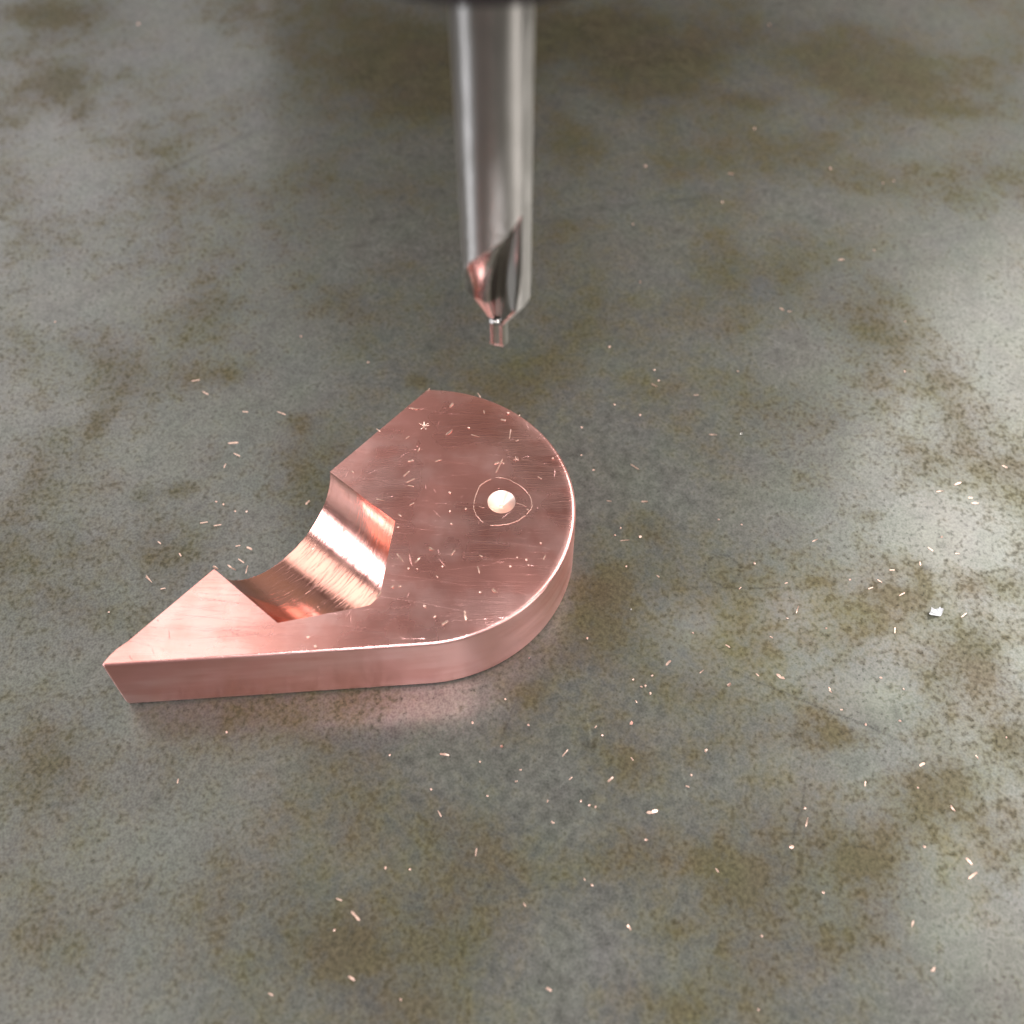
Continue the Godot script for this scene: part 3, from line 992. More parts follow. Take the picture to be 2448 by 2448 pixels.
	shaving("curl", 3.203, 1.821, 0.65, 0.15, -1.13, 0.0, false, "short copper curled shaving falling rightwards, nine tenths across, eight tenths down the photo")
	shaving("grain", 2.980, 2.053, 0.34, 0.28, -3.07, 0.0, false, "lower tiny copper grain, nine tenths across, eight tenths down the photo")
	shaving("sliver", 3.221, 2.141, 0.92, 0.26, -0.99, 0.0, false, "broad copper sliver falling rightwards, some way upper left of the photo's lower right corner")
	shaving("sliver", 3.226, 2.223, 1.32, 0.26, 0.57, 0.0, false, "broad copper sliver rising rightwards, some way upper left of the photo's lower right corner")
	shaving("grain", 3.626, 1.377, 0.26, 0.21, -2.48, 0.0, false, "tiny copper grain, nine tenths across, seven tenths down the photo")
	shaving("grain", 2.349, 2.313, 0.30, 0.24, -0.47, 0.0, false, "tiny copper grain, some way below the upright dark scratch")
	shaving("grain", 1.352, -1.877, 0.44, 0.35, -2.38, 0.0, false, "coarse copper grain, six tenths across, three tenths down the photo")
	shaving("grain", 1.682, -1.636, 0.35, 0.28, -0.14, 0.0, false, "topmost tiny copper grain, six tenths across, four tenths down the photo")
	shaving("grain", 1.706, -1.528, 0.32, 0.26, -0.14, 0.0, false, "second from top tiny copper grain, six tenths across, four tenths down the photo")
	shaving("sliver", 1.668, -1.484, 0.92, 0.15, -0.66, 0.0, false, "thin copper sliver falling rightwards, six tenths across, four tenths down the photo")
	shaving("sliver", 1.976, -1.385, 0.68, 0.15, -0.01, 0.0, false, "short thin copper sliver lying level, seven tenths across, four tenths down the photo")
	shaving("grain", 1.358, -1.297, 0.33, 0.26, -1.03, 0.0, false, "third from top tiny copper grain, six tenths across, four tenths down the photo")
	shaving("grain", 1.543, -1.195, 0.35, 0.28, -3.04, 0.0, false, "lowest tiny copper grain, six tenths across, four tenths down the photo")
	shaving("grain", 1.105, -1.081, 0.31, 0.25, -3.10, 0.0, false, "upper tiny copper grain, some way above the block's rounded end")
	shaving("grain", 1.092, -0.826, 0.29, 0.23, -0.24, 0.0, false, "lower tiny copper grain, some way above the block's rounded end")
	shaving("sliver", 2.065, -1.006, 1.08, 0.15, -0.11, 0.0, false, "thin copper sliver lying level, seven tenths across, four tenths down the photo")
	shaving("sliver", 2.279, -1.029, 0.95, 0.26, 1.10, 0.0, true, "broad silvery sliver rising rightwards, seven tenths across, four tenths down the photo")
	shaving("sliver", 2.742, -2.264, 0.69, 0.26, -0.81, 0.0, false, "short broad copper sliver falling rightwards, a little lower right of the bluish smear")
	shaving("sliver", 2.802, -2.242, 0.62, 0.15, -0.13, 0.0, false, "short thin copper sliver lying level, a little lower right of the bluish smear")
	shaving("grain", 1.175, -0.691, 0.32, 0.25, -0.10, 0.0, false, "tiny copper grain, a little upper right of the block's rounded end")
	shaving("sliver", 0.164, 1.465, 1.07, 0.26, -0.16, 0.0, false, "broad copper sliver lying level, some way below the front of the block")
	shaving("hook", 0.511, 1.408, 0.29, 0.15, 0.48, 0.0, false, "short copper hooked shaving rising rightwards, some way lower right of the front of the block")
	shaving("grain", 0.538, 1.098, 0.28, 0.22, -1.26, 0.0, false, "upper tiny copper grain, some way right of the front of the block")
	shaving("grain", 0.680, 1.273, 0.32, 0.26, -0.48, 0.0, false, "lower tiny copper grain, some way right of the front of the block")
	shaving("grain", 0.629, 1.565, 0.26, 0.21, -2.69, 0.0, false, "right tiny copper grain, five tenths across, eight tenths down the photo")
	shaving("sliver", 0.603, 1.638, 0.35, 0.15, 0.26, 0.0, false, "short thin copper sliver lying level, five tenths across, eight tenths down the photo")
	shaving("sliver", 0.903, 1.459, 1.11, 0.15, 0.89, 0.0, false, "thin copper sliver rising rightwards, six tenths across, seven tenths down the photo")
	shaving("sliver", 0.144, 1.836, 0.83, 0.15, -1.05, 0.0, false, "thin copper sliver falling rightwards, four tenths across, eight tenths down the photo")
	shaving("sliver", 0.365, 2.067, 0.92, 0.15, 1.45, 0.0, false, "thin copper sliver lying upright, five tenths across, eight tenths down the photo")
	shaving("curl", 0.819, 1.889, 0.32, 0.15, -0.54, 0.0, false, "short copper curled shaving falling rightwards, five tenths across, eight tenths down the photo")
	shaving("grain", 0.429, 1.729, 0.29, 0.23, -2.97, 0.0, false, "left tiny copper grain, five tenths across, eight tenths down the photo")
	shaving("sliver", 0.789, 1.763, 0.34, 0.15, 1.18, 0.0, false, "short thin copper sliver lying upright, five tenths across, eight tenths down the photo")
	shaving("grain", 0.332, 1.255, 0.35, 0.28, -1.17, 0.0, false, "upper tiny copper grain, some way lower right of the front of the block")
	shaving("grain", 0.382, 1.513, 0.30, 0.24, -1.61, 0.0, false, "lower tiny copper grain, some way lower right of the front of the block")
	shaving("grain", 0.090, 1.686, 0.32, 0.26, -1.85, 0.0, false, "topmost tiny copper grain, four tenths across, eight tenths down the photo")
	shaving("sliver", 0.696, 0.804, 0.40, 0.15, 0.83, 0.0, true, "short thin silvery sliver rising rightwards, some way right of the front of the block")
	shaving("sliver", -0.413, 2.335, 0.69, 0.15, -0.35, 0.0, false, "upper short thin copper sliver falling rightwards, three tenths across, nine tenths down the photo")
	shaving("sliver", -0.314, 2.427, 1.37, 0.26, -0.80, 0.0, false, "upper broad copper sliver falling rightwards, three tenths across, nine tenths down the photo")
	shaving("grain", -0.426, 2.503, 0.31, 0.25, -1.92, 0.0, false, "tiny copper grain, three tenths across, nine tenths down the photo")
	shaving("sliver", -0.312, 2.763, 0.83, 0.26, -0.55, 0.0, false, "lower broad copper sliver falling rightwards, three tenths across, nine tenths down the photo")
	shaving("sliver", -0.745, 2.843, 0.58, 0.15, -0.46, 0.0, false, "lower short thin copper sliver falling rightwards, three tenths across, nine tenths down the photo")
	shaving("sliver", -1.444, 1.622, 0.52, 0.15, 1.54, 0.0, false, "short thin copper sliver lying upright, two tenths across, eight tenths down the photo")
	shaving("grain", -1.191, 1.308, 0.35, 0.28, -1.57, 0.0, false, "tiny copper grain, some way lower left of the block's front side")
	shaving("grain", -0.172, 1.465, 0.30, 0.24, -2.23, 0.0, false, "tiny copper grain, some way lower left of the front of the block")
	shaving("grain", -0.036, 2.874, 0.28, 0.22, -0.93, 0.0, false, "tiny copper grain, four tenths across, nine tenths down the photo")
	shaving("grain", -0.159, 2.157, 0.36, 0.29, -1.62, 0.0, false, "middle tiny copper grain, four tenths across, eight tenths down the photo")
	shaving("grain", -0.017, 2.166, 0.31, 0.25, -0.04, 0.0, false, "lowest tiny copper grain, four tenths across, eight tenths down the photo")
	shaving("flake", 1.231, 2.503, 0.73, 0.15, -0.94, 0.0, false, "short copper pointed flake falling rightwards, six tenths across, nine tenths down the photo")
	shaving("sliver", 0.771, 2.826, 0.63, 0.26, -0.52, 0.0, false, "short broad copper sliver falling rightwards, some way upper right of the photo's bottom edge")
	shaving("flake", 2.894, 2.734, 0.78, 0.15, 0.93, 0.0, false, "copper pointed flake rising rightwards, nine tenths across, nine tenths down the photo")
	shaving("sliver", 2.827, 2.489, 0.72, 0.15, 1.14, 0.0, false, "short thin copper sliver lying upright, nine tenths across, nine tenths down the photo")
	shaving("grain", 1.968, 2.552, 0.30, 0.24, -1.80, 0.0, false, "upper tiny copper grain, seven tenths across, nine tenths down the photo")
	shaving("grain", 1.902, 2.937, 0.26, 0.21, -1.91, 0.0, false, "lower tiny copper grain, seven tenths across, nine tenths down the photo")
	shaving("sliver", 0.643, 2.371, 0.41, 0.15, -0.96, 0.0, false, "short thin copper sliver falling rightwards, five tenths across, nine tenths down the photo")
	shaving("sliver", -1.811, -1.562, 1.21, 0.15, 0.16, 0.0, false, "left thin copper sliver lying level, two tenths across, four tenths down the photo")
	shaving("sliver", -1.719, -1.437, 1.11, 0.15, -0.59, 0.0, false, "thin copper sliver falling rightwards, two tenths across, four tenths down the photo")
	shaving("sliver", -1.396, -1.252, 0.82, 0.15, -0.15, 0.0, false, "right thin copper sliver lying level, two tenths across, four tenths down the photo")
	shaving("sliver", -1.124, -1.237, 1.40, 0.15, -0.45, 0.0, false, "thin copper sliver falling rightwards, three tenths across, four tenths down the photo")
	shaving("sliver", -1.447, -0.959, 1.40, 0.26, 0.07, 0.0, false, "broad copper sliver lying level, two tenths across, four tenths down the photo")
	shaving("sliver", -1.406, -0.851, 1.13, 0.15, -0.53, 0.0, false, "thin copper sliver falling rightwards, some way upper left of the block's notch")
	shaving("sliver", -1.479, -0.752, 0.79, 0.15, 1.36, 0.0, false, "thin copper sliver rising rightwards, some way upper left of the block's notch")
	shaving("sliver", -1.560, -0.260, 1.03, 0.15, 0.20, 0.0, false, "left thin copper sliver lying level, some way left of the block's notch")
	shaving("sliver", -1.461, -0.237, 0.99, 0.15, 0.20, 0.0, false, "right thin copper sliver lying level, some way left of the block's notch")
	shaving("grain", -1.499, -0.436, 0.32, 0.26, -0.19, 0.0, false, "left tiny copper grain, some way upper left of the block's notch")
	shaving("grain", -1.445, -0.413, 0.32, 0.26, -1.45, 0.0, false, "right tiny copper grain, some way upper left of the block's notch")
	shaving("grain", -1.355, -0.354, 0.33, 0.26, -1.09, 0.0, false, "left tiny copper grain, a little upper left of the block's notch")
	shaving("grain", -1.273, -0.351, 0.33, 0.26, -2.29, 0.0, false, "right tiny copper grain, a little upper left of the block's notch")
	shaving("sliver", -1.297, -0.066, 0.63, 0.15, 0.22, 0.0, false, "short thin copper sliver lying level, a little lower left of the block's notch")
	shaving("sliver", -1.218, -0.042, 0.78, 0.26, -0.49, 0.0, false, "broad copper sliver falling rightwards, a little lower left of the block's notch")
	shaving("sliver", -1.260, 0.056, 1.06, 0.15, -0.65, 0.0, false, "thin copper sliver falling rightwards, some way lower left of the block's notch")
	shaving("curl", -1.314, 0.104, 1.16, 0.15, -0.60, 0.0, false, "copper curled shaving falling rightwards, some way lower left of the block's notch")
	shaving("hook", -1.426, 0.105, 0.82, 0.15, -0.65, 0.0, false, "copper hooked shaving falling rightwards, some way lower left of the block's notch")
	shaving("sliver", -1.212, 0.124, 1.18, 0.15, 1.48, 0.0, false, "thin copper sliver lying upright, some way lower left of the block's notch")
	shaving("sliver", -1.684, 0.003, 0.57, 0.15, -0.96, 0.0, false, "short thin copper sliver falling rightwards, some way left of the block's notch")
	shaving("sliver", -1.843, -0.095, 0.64, 0.15, -0.69, 0.0, false, "short thin copper sliver falling rightwards, two tenths across, five tenths down the photo")
	shaving("flake", -1.864, 0.199, 1.54, 0.15, -0.77, 0.0, false, "long copper pointed flake falling rightwards, one tenths across, six tenths down the photo")
	shaving("sliver", -1.757, 0.272, 0.62, 0.15, 0.24, 0.0, false, "short thin copper sliver lying level, two tenths across, six tenths down the photo")
	shaving("sliver", -0.852, -0.425, 0.79, 0.26, 0.94, 0.0, false, "broad copper sliver rising rightwards, a little upper right of the block's notch")
	shaving("grain", -2.085, 0.450, 0.26, 0.21, -0.19, 0.0, false, "tiny copper grain, some way above the block's pointed end")
	shaving("grain", 3.147, -6.104, 0.50, 0.40, -2.99, 0.0, false, "coarse copper grain, eight tenths across, one tenths down the photo")
	shaving("grain", 2.803, -4.514, 0.43, 0.35, -1.41, 0.0, false, "coarse copper grain, seven tenths across, one tenths down the photo")
	shaving("grain", 1.782, -4.006, 0.49, 0.39, -0.99, 0.0, false, "coarse copper grain, six tenths across, two tenths down the photo")
	shaving("sliver", 2.520, -3.894, 0.87, 0.26, -0.15, 0.0, false, "broad copper sliver lying level, seven tenths across, two tenths down the photo")
	shaving("grain", 3.399, -3.958, 0.45, 0.36, -0.97, 0.0, false, "coarse copper grain, eight tenths across, two tenths down the photo")
	shaving("grain", 3.825, -3.759, 0.29, 0.24, -1.85, 0.0, false, "middle tiny copper grain, nine tenths across, two tenths down the photo")
	shaving("grain", 3.924, -3.789, 0.29, 0.23, -1.17, 0.0, false, "topmost tiny copper grain, nine tenths across, two tenths down the photo")
	shaving("grain", 2.405, -3.528, 0.34, 0.27, -0.08, 0.0, false, "tiny copper grain, seven tenths across, two tenths down the photo")
	shaving("grain", 1.623, -3.262, 0.31, 0.25, -2.28, 0.0, false, "tiny copper grain, six tenths across, two tenths down the photo")
	shaving("sliver", 3.307, -2.817, 0.74, 0.26, -0.01, 0.0, false, "short broad copper sliver lying level, some way right of the bluish smear")
	shaving("grain", 3.597, -2.927, 0.29, 0.23, -0.69, 0.0, false, "lowest tiny copper grain, nine tenths across, two tenths down the photo")
	shaving("grain", 1.637, -2.578, 0.34, 0.27, -0.74, 0.0, false, "tiny copper grain, six tenths across, three tenths down the photo")
	shaving("grain", 3.693, -2.125, 0.27, 0.22, -1.35, 0.0, false, "tiny copper grain, nine tenths across, three tenths down the photo")
	shaving("grain", 3.587, -1.605, 0.33, 0.26, -0.32, 0.0, false, "tiny copper grain, nine tenths across, four tenths down the photo")
	shaving("grain", 2.317, -1.617, 0.29, 0.23, -1.03, 0.0, false, "tiny copper grain, seven tenths across, four tenths down the photo")
	shaving("grain", -3.063, -6.187, 0.53, 0.42, -1.36, 0.0, false, "coarse copper grain, one tenths across, one tenths down the photo")
	shaving("grain", -0.511, -1.732, 0.34, 0.28, -0.52, 0.0, false, "tiny copper grain, some way upper left of the block's upper corner")
	shaving("grain", -3.014, -2.181, 0.29, 0.23, -2.02, 0.0, false, "tiny copper grain, some way lower right of the photo's left edge")
	shaving("grain", -1.054, -2.007, 0.35, 0.28, -1.40, 0.0, false, "tiny copper grain, three tenths across, three tenths down the photo")
	shaving("sliver", 0.017, -0.983, 0.59, 0.15, 1.07, T, false, "short thin copper sliver rising rightwards, close left of the block's upper corner")
	shaving("sliver", 0.180, -0.843, 0.70, 0.26, 0.99, T, false, "short broad copper sliver rising rightwards, a little lower right of the block's upper corner")
	shaving("curl", -0.073, -0.819, 1.00, 0.15, -0.09, T, false, "copper curled shaving lying level, a little lower left of the block's upper corner")
	shaving("cluster", -0.005, -0.668, 1.37, 0.15, -0.01, T, false, "copper tangle of shavings, a little below the block's upper corner")
	shaving("sliver", 0.366, -0.932, 0.88, 0.15, -1.09, T, false, "thin copper sliver falling rightwards, a little right of the block's upper corner")
	shaving("sliver", 0.399, -0.783, 0.51, 0.15, -1.41, T, false, "short thin copper sliver lying upright, some way lower right of the block's upper corner")
	shaving("grain", 0.567, -0.773, 0.43, 0.34, -0.37, T, false, "coarse copper grain, some way right of the block's upper corner on the block")
	shaving("sliver", 0.531, -0.711, 0.72, 0.26, -0.29, T, false, "short broad copper sliver lying level, some way lower right of the block's upper corner")
	shaving("sliver", 0.641, -0.745, 0.41, 0.15, 1.17, T, false, "short thin copper sliver rising rightwards, some way right of the block's upper corner")
	shaving("sliver", -0.312, -0.631, 0.76, 0.15, -0.72, T, false, "thin copper sliver falling rightwards, some way upper right of the notch's upper corner")
	shaving("sliver", -0.111, -0.568, 0.59, 0.15, 0.66, T, false, "short thin copper sliver rising rightwards, some way lower left of the block's upper corner")
	shaving("hook", 0.165, -0.611, 1.15, 0.15, 0.85, T, false, "copper hooked shaving rising rightwards, some way lower right of the block's upper corner")
	shaving("sliver", 0.343, -0.577, 1.17, 0.15, -0.33, T, false, "thin copper sliver lying level, some way lower right of the block's upper corner")
	shaving("grain", 0.298, -0.646, 0.31, 0.25, -0.59, T, false, "tiny copper grain, some way lower right of the block's upper corner on the block")
	shaving("sliver", 0.579, -0.591, 1.49, 0.15, 1.44, T, false, "thin copper sliver lying upright, some way above the drilled spot")
	shaving("sliver", 0.625, -0.535, 0.42, 0.15, 0.41, T, false, "short thin copper sliver lying level, some way above the drilled spot")
	shaving("sliver", -0.031, -0.462, 0.77, 0.15, 1.23, T, false, "thin copper sliver rising rightwards, some way below the block's upper corner")
	shaving("sliver", -0.082, -0.369, 0.69, 0.26, 0.27, T, false, "short broad copper sliver lying level, some way right of the notch's upper corner")
	shaving("sliver", 0.101, -0.370, 0.81, 0.15, 0.38, T, false, "thin copper sliver lying level, some way upper left of the drilled spot")
	shaving("sliver", -0.461, -0.284, 0.42, 0.15, -0.61, T, false, "short thin copper sliver falling rightwards, a little right of the notch's upper corner")
	shaving("sliver", -0.105, -0.265, 1.09, 0.15, 0.85, T, false, "upper thin copper sliver rising rightwards, some way above the notch's inner end")
	shaving("sliver", -0.075, -0.210, 1.17, 0.15, 0.52, T, false, "lower thin copper sliver rising rightwards, some way above the notch's inner end")
	shaving("sliver", -0.073, -0.165, 0.69, 0.15, -0.28, T, false, "short thin copper sliver lying level, some way above the notch's inner end")
	shaving("sliver", 0.489, -0.348, 0.65, 0.26, 0.36, T, false, "short broad copper sliver lying level, a little above the drilled spot")
	shaving("sliver", 0.530, -0.349, 0.41, 0.15, -0.79, T, false, "short thin copper sliver falling rightwards, a little above the drilled spot")
	shaving("sliver", 0.505, -0.325, 2.29, 0.15, 1.19, T, false, "long thin copper sliver rising rightwards, a little above the drilled spot")
	shaving("cluster", 0.618, -0.381, 0.75, 0.15, -0.70, T, false, "short copper tangle of shavings, some way upper right of the drilled spot")
	shaving("sliver", 0.770, -0.226, 0.64, 0.15, -0.67, T, false, "short thin copper sliver falling rightwards, a little upper left of the block's rounded edge")
	shaving("grain", 0.860, -0.382, 0.34, 0.27, -2.60, T, false, "tiny copper grain, some way upper left of the block's rounded edge on the block")
	shaving("hook", 0.079, 0.318, 0.71, 0.15, -0.66, T, false, "short copper hooked shaving falling rightwards, a little lower right of the notch's inner end")
	shaving("sliver", -0.115, 0.387, 1.46, 0.15, -0.93, T, false, "thin copper sliver falling rightwards, a little below the notch's inner end")
	shaving("curl", -0.009, 0.404, 0.70, 0.15, 0.85, T, false, "short copper curled shaving rising rightwards, a little lower right of the notch's inner end")
	shaving("sliver", 0.216, 0.350, 0.86, 0.15, 1.04, T, false, "thin copper sliver rising rightwards, some way right of the notch's inner end")
	shaving("sliver", 0.377, 0.479, 0.97, 0.15, -1.34, T, false, "thin copper sliver lying upright, some way upper left of the block's front edge")
	shaving("sliver", 0.390, 0.377, 0.42, 0.15, -0.54, T, false, "short thin copper sliver falling rightwards, some way below the drilled spot")
	shaving("sliver", 0.120, 0.525, 0.35, 0.15, -0.81, T, false, "short thin copper sliver falling rightwards, some way lower right of the notch's inner end")
	shaving("flake", -0.147, 0.595, 0.57, 0.15, 1.13, T, false, "short copper pointed flake rising rightwards, a little upper right of the notch's closed tip")
	shaving("sliver", -0.106, 0.593, 0.41, 0.15, -0.01, T, false, "short thin copper sliver lying level, a little upper right of the notch's closed tip")
	shaving("hook", 0.478, 0.627, 0.68, 0.15, -0.86, T, false, "short copper hooked shaving falling rightwards, a little above the block's front edge")
	shaving("curl", 0.306, 0.801, 1.11, 0.15, -1.43, T, false, "copper curled shaving lying upright, a little left of the block's front edge")
	shaving("sliver", 0.178, 0.853, 0.78, 0.26, 0.62, T, false, "broad copper sliver rising rightwards, some way left of the block's front edge")
	shaving("grain", 0.052, 0.735, 0.42, 0.34, -0.86, T, false, "coarse copper grain, some way right of the notch's closed tip on the block")
	shaving("grain", 0.116, 0.807, 0.34, 0.27, -1.99, T, false, "tiny copper grain, some way right of the notch's closed tip on the block")
	shaving("sliver", 0.790, 0.391, 0.70, 0.15, 1.15, T, false, "short thin copper sliver rising rightwards, some way lower left of the block's rounded edge")
	shaving("grain", 0.674, 0.407, 0.34, 0.27, -1.07, T, false, "tiny copper grain, some way lower right of the drilled spot on the block")
	shaving("grain", 0.688, 0.446, 0.27, 0.21, -0.91, T, false, "right tiny copper grain, some way above the block's front edge on the block")
	shaving("grain", 0.574, 0.456, 0.34, 0.27, -0.84, T, false, "left tiny copper grain, some way above the block's front edge on the block")
	shaving("grain", 0.617, 0.390, 0.29, 0.23, -1.29, T, false, "tiny copper grain, some way below the drilled spot on the block")
	shaving("grain", 0.766, 0.284, 0.30, 0.24, -1.27, T, false, "tiny copper grain, some way lower left of the block's rounded edge on the block")
	shaving("grain", 0.388, 0.640, 0.35, 0.28, -0.48, T, false, "tiny copper grain, some way upper left of the block's front edge on the block")
	shaving("grain", -0.005, 0.468, 0.26, 0.20, -2.92, T, false, "left tiny copper grain, some way lower right of the notch's inner end on the block")
	shaving("grain", -0.060, 0.464, 0.35, 0.28, -3.06, T, false, "tiny copper grain, a little below the notch's inner end on the block")
	shaving("grain", 0.152, 0.451, 0.30, 0.24, -2.95, T, false, "right tiny copper grain, some way lower right of the notch's inner end on the block")
	shaving("grain", 0.183, -0.110, 0.35, 0.28, -0.69, T, false, "upper tiny copper grain, a little left of the drilled spot on the block")
	shaving("grain", 0.187, 0.036, 0.33, 0.27, -2.59, T, false, "tiny copper grain, some way left of the drilled spot on the block")
	shaving("grain", 0.289, 0.019, 0.32, 0.26, -1.61, T, false, "lower tiny copper grain, a little left of the drilled spot on the block")
	shaving("grain", 0.199, 0.133, 0.29, 0.23, -1.06, T, false, "tiny copper grain, some way lower left of the drilled spot on the block")
	shaving("grain", -0.138, 0.158, 0.28, 0.22, -0.21, T, false, "tiny copper grain, close upper right of the notch's inner end on the block")
	shaving("sliver", -0.267, -0.057, 0.98, 0.15, -0.24, T, false, "thin copper sliver lying level, a little upper left of the notch's inner end")
	shaving("sliver", -0.059, -0.022, 0.64, 0.15, 0.55, T, false, "short thin copper sliver rising rightwards, a little upper right of the notch's inner end")
	shaving("sliver", -0.133, 0.066, 0.51, 0.15, -0.72, T, false, "short thin copper sliver falling rightwards, close upper right of the notch's inner end")
	shaving("sliver", 0.686, 0.027, 0.33, 0.15, -0.58, T, false, "short thin copper sliver falling rightwards, a little right of the drilled spot")
	shaving("grain", -0.588, 1.005, 0.49, 0.39, -0.89, T, false, "coarse copper grain, close lower right of the notch's lower end on the block")
	shaving("grain", -0.637, 0.941, 0.52, 0.42, -0.14, T, false, "coarse copper grain, close right of the notch's lower end on the block")
	shaving("curl", -0.235, 0.650, 0.77, 0.15, 1.00, T, false, "copper curled shaving rising rightwards, close upper right of the notch's closed tip")
	make_fan_flake(3.406, 0.522)


var shapes := {}


func make_shaving_shapes() -> void:
	# a few of each kind, all one millimetre long and wide, lying on y = 0
	var mm := 0.001
	for kind in ["sliver", "curl", "hook", "flake", "grain", "cluster"]:
		var some := []
		for i in 5:
			var path := []
			var bow := rng.randf_range(-0.10, 0.10)
			var lift := rng.randf_range(0.02, 0.12)
			match kind:
				"sliver":
					for k in 7:
						var t := k / 6.0 - 0.5
						path.append(Vector3(t, 0.06 + lift * (t + 0.5), bow * (1.0 - 4.0 * t * t)))
					some.append(ribbon(path, rng.randf_range(-0.5, 0.5), mm))
				"curl":
					for k in 9:
						var t := k / 8.0 - 0.5
						path.append(Vector3(t, 0.06 + 0.16 * absf(t), 0.22 * (1.0 - 4.0 * t * t) + bow))
					some.append(ribbon(path, rng.randf_range(-0.9, 0.9), mm))
				"hook":
					for k in 9:
						var t := k / 8.0
						path.append(Vector3(t - 0.5, 0.06 + 0.1 * t, 0.0) if t < 0.6 else Vector3(0.1 - (t - 0.6) * 0.5, 0.12 + (t - 0.6) * 0.5, (t - 0.6) * 1.1))
					some.append(ribbon(path, 0.5, mm))
				"cluster":
					some.append(tangle(mm))
				"flake":
					some.append(wedge(mm))
				"grain":
					some.append(lump(mm))
		shapes[kind] = some


func ribbon(path: Array, twist: float, mm: float) -> ArrayMesh:
	# a chip's curled strip: wide, thin, ragged at the sides
	var st := begin()
	var rings := []
	for i in path.size():
		var here: Vector3 = path[i]
		var d: Vector3 = (path[mini(i + 1, path.size() - 1)] - path[maxi(i - 1, 0)]).normalized()
		var t := float(i) / (path.size() - 1)
		var across := d.cross(Vector3.UP).normalized().rotated(d, twist * (t - 0.3))
		var n := across.cross(d).normalized()
		var half := 0.5 * rng.randf_range(0.75, 1.1) * (0.55 if i == 0 or i == path.size() - 1 else 1.0)
		rings.append([here, across * half, n])
	var thick := 0.07
	for i in rings.size() - 1:
		var a: Array = rings[i]
		var b: Array = rings[i + 1]
		var up := [squash(a[0], a[1], a[2] * thick, mm), squash(b[0], b[1], b[2] * thick, mm), squash(b[0], -b[1], b[2] * thick, mm), squash(a[0], -a[1], a[2] * thick, mm)]
		var low := [squash(a[0], a[1], -a[2] * thick, mm), squash(b[0], b[1], -b[2] * thick, mm), squash(b[0], -b[1], -b[2] * thick, mm), squash(a[0], -a[1], -a[2] * thick, mm)]
		var z := [Vector2.ZERO, Vector2.ZERO, Vector2.ONE, Vector2.ONE]
		quad(st, up, [a[2], b[2], b[2], a[2]], z)
		quad(st, low, [-a[2], -b[2], -b[2], -a[2]], z)
		for s in [1.0, -1.0]:
			var e0 := 0 if s > 0.0 else 3
			var e1 := 1 if s > 0.0 else 2
			quad(st, [up[e0], up[e1], low[e1], low[e0]], [a[1] * s, b[1] * s, b[1] * s, a[1] * s], z)
	for e in [0, rings.size() - 1]:
		var a: Array = rings[e]
		var out: Vector3 = (a[0] - rings[1 if e == 0 else e - 1][0]).normalized()
		quad(st, [squash(a[0], a[1], a[2] * thick, mm), squash(a[0], -a[1], a[2] * thick, mm), squash(a[0], -a[1], -a[2] * thick, mm), squash(a[0], a[1], -a[2] * thick, mm)], [out, out, out, out], [Vector2.ZERO, Vector2.ZERO, Vector2.ONE, Vector2.ONE])
	return st.commit()


func squash(c: Vector3, across: Vector3, up: Vector3, mm: float) -> Vector3:
	# the path is unit long; the strip's width is set by scaling z, so bends in z are given four times over
	var v := Vector3(c.x, c.y, c.z * 4.0) + across + up
	return Vector3(v.x, maxf(v.y, 0.004), v.z) * mm


func lump(mm: float) -> ArrayMesh:
	var st := begin()
	var pts := []
	for j in 4:
		var row := []
		for i in 7:
			var a := TAU * i / 7.0
			var e := lerpf(-0.5, 1.35, j / 3.0)
			row.append(Vector3(cos(a) * cos(e) * 0.5, 0.22 + 0.25 * sin(e), sin(a) * cos(e) * 0.5) * rng.randf_range(0.75, 1.2))
		pts.append(row)
	for j in 3:
		for i in 7:
			var k := (i + 1) % 7
			for t in [[pts[j][i], pts[j][k], pts[j + 1][k]], [pts[j][i], pts[j + 1][k], pts[j + 1][i]]]:
				facet(st, t[0] * mm, t[1] * mm, t[2] * mm, Vector3(0, 0.15, 0) * mm)
	for i in range(1, 6):
		facet(st, pts[3][0] * mm, pts[3][i] * mm, pts[3][i + 1] * mm, Vector3(0, 0.15, 0) * mm)
		facet(st, pts[0][0] * mm, pts[0][i] * mm, pts[0][i + 1] * mm, Vector3(0, 0.15, 0) * mm)
	return st.commit()


func facet(st: SurfaceTool, a: Vector3, b: Vector3, c: Vector3, middle: Vector3) -> void:
	var n := (b - a).cross(c - a).normalized()
	if n.dot((a + b + c) / 3.0 - middle) < 0.0:
		n = -n
	tri(st, [a, b, c], [n, n, n], [Vector2.ZERO, Vector2.RIGHT, Vector2.ONE])


func wedge(mm: float) -> ArrayMesh:
	# a pointed flake with a fold down its middle
	var st := begin()
	var top := [Vector3(-0.5, 0.10, -1.2), Vector3(-0.35, 0.45, 0.9), Vector3(0.0, 0.12, 0.2), Vector3(0.5, 0.2, 0.0), Vector3(0.05, 0.30, -0.9)]
	for v in top.size():
		top[v] += Vector3(rng.randf_range(-0.06, 0.06), 0, rng.randf_range(-0.15, 0.15))
	for t in [[0, 2, 1], [1, 2, 3], [0, 4, 2], [4, 3, 2]]:
		var a: Vector3 = top[t[0]] * mm
		var b: Vector3 = top[t[1]] * mm
		var c: Vector3 = top[t[2]] * mm
		var down := Vector3(0, -0.06, 0) * mm
		facet(st, a, b, c, (a + b + c) / 3.0 + down)
		facet(st, a + down, b + down, c + down, (a + b + c) / 3.0)
	return st.commit()


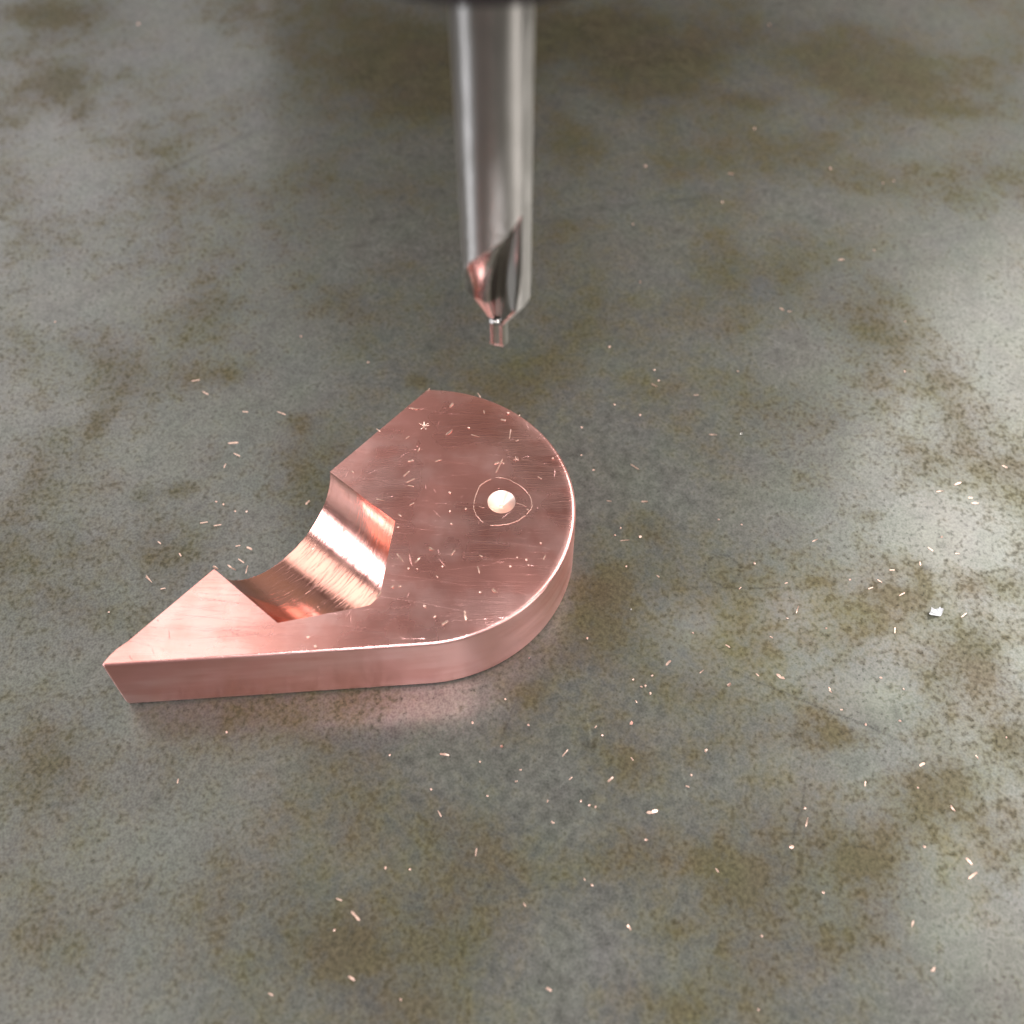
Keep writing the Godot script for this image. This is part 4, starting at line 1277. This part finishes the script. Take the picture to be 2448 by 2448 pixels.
func tangle(mm: float) -> ArrayMesh:
	var whole := begin()
	for i in 6:
		var path := []
		var a := PI * (i + rng.randf_range(-0.2, 0.2)) / 6.0 + (PI if i % 2 else 0.0)
		for k in 6:
			var t := k / 5.0
			path.append(Vector3(cos(a) * t * 0.5, 0.08 + 0.30 * t * rng.randf_range(0.4, 1.0), sin(a) * t * 0.5 * 0.9))
		var one := begin()
		var body := tube(path, 0.075, 5, 0.6)
		one.append_from(body, 0, Transform3D(Basis.from_scale(Vector3(1, 1, 4)), Vector3.ZERO))
		whole.append_from(one.commit(), 0, Transform3D(Basis.from_scale(Vector3.ONE * mm), Vector3.ZERO))
	return whole.commit()


func shaving(kind: String, x: float, z: float, long: float, wide: float, turn: float, high: float, silvery: bool, label: String) -> void:
	var some: Array = shapes[kind]
	var called: String = {"sliver": "metal_sliver", "curl": "curled_shaving", "hook": "hooked_shaving", "flake": "metal_flake", "grain": "metal_grain", "cluster": "shaving_tangle"}[kind]
	var o := MeshInstance3D.new()
	o.name = numbered(called)
	o.mesh = some[rng.randi() % some.size()]
	o.material_override = steel if silvery else copper_pale
	add_child(o, true)
	o.position = w(x, high, z) + Vector3(0, 0.00001, 0)
	var tall := minf(wide, 0.3) * (1.0 if kind == "grain" else 1.1)
	if kind == "cluster":
		wide = long / 3.6
	o.transform.basis = Basis(Vector3.UP, turn) * Basis.from_scale(Vector3(long, tall, wide))
	tag(o, label, "metal chip", "chips lying on the copper block" if high > 0.0 else "chips lying on the steel plate")


func make_fan_flake(x: float, z: float) -> void:
	# a pleated scrap of brighter metal: ribs fan out from a point, each bent up in turn
	var st := begin()
	var ribs := 11
	var pts := []
	for k in ribs + 1:
		var a := lerpf(-2.75, -0.55, float(k) / ribs)
		var long := 0.62 + 0.22 * sin(k * 1.7) * 0.3 + (0.35 if k < 5 else 0.0)
		var rise := 0.10 if k % 2 else 0.30
		pts.append([Vector3(0.04 * cos(a), 0.02, 0.04 * sin(a)), Vector3(cos(a) * long, rise + 0.15, sin(a) * long)])
	for k in ribs:
		var a: Array = pts[k]
		var b: Array = pts[k + 1]
		var down := Vector3(0, -0.03, 0)
		for t in [[a[0], a[1], b[1]], [a[0], b[1], b[0]]]:
			var mid: Vector3 = (t[0] + t[1] + t[2]) / 3.0
			facet(st, t[0], t[1], t[2], mid + down)
			facet(st, t[0] + down, t[1] + down, t[2] + down, mid)
	var o := MeshInstance3D.new()
	o.name = "fan_flake"
	o.mesh = st.commit()
	var bright := StandardMaterial3D.new()
	bright.albedo_color = Color(0.80, 0.81, 0.84).linear_to_srgb()
	bright.metallic = 0.6
	bright.roughness = 0.4
	o.material_override = bright
	add_child(o, true)
	o.position = w(x, 0.0, z) + Vector3(0, 0.00002, 0)
	o.transform.basis = Basis(Vector3.UP, 0.5) * Basis.from_scale(Vector3.ONE * 0.0015)
	tag(o, "silvery white fan-shaped metal flake with pleated ribs, alone on the right", "metal flake")
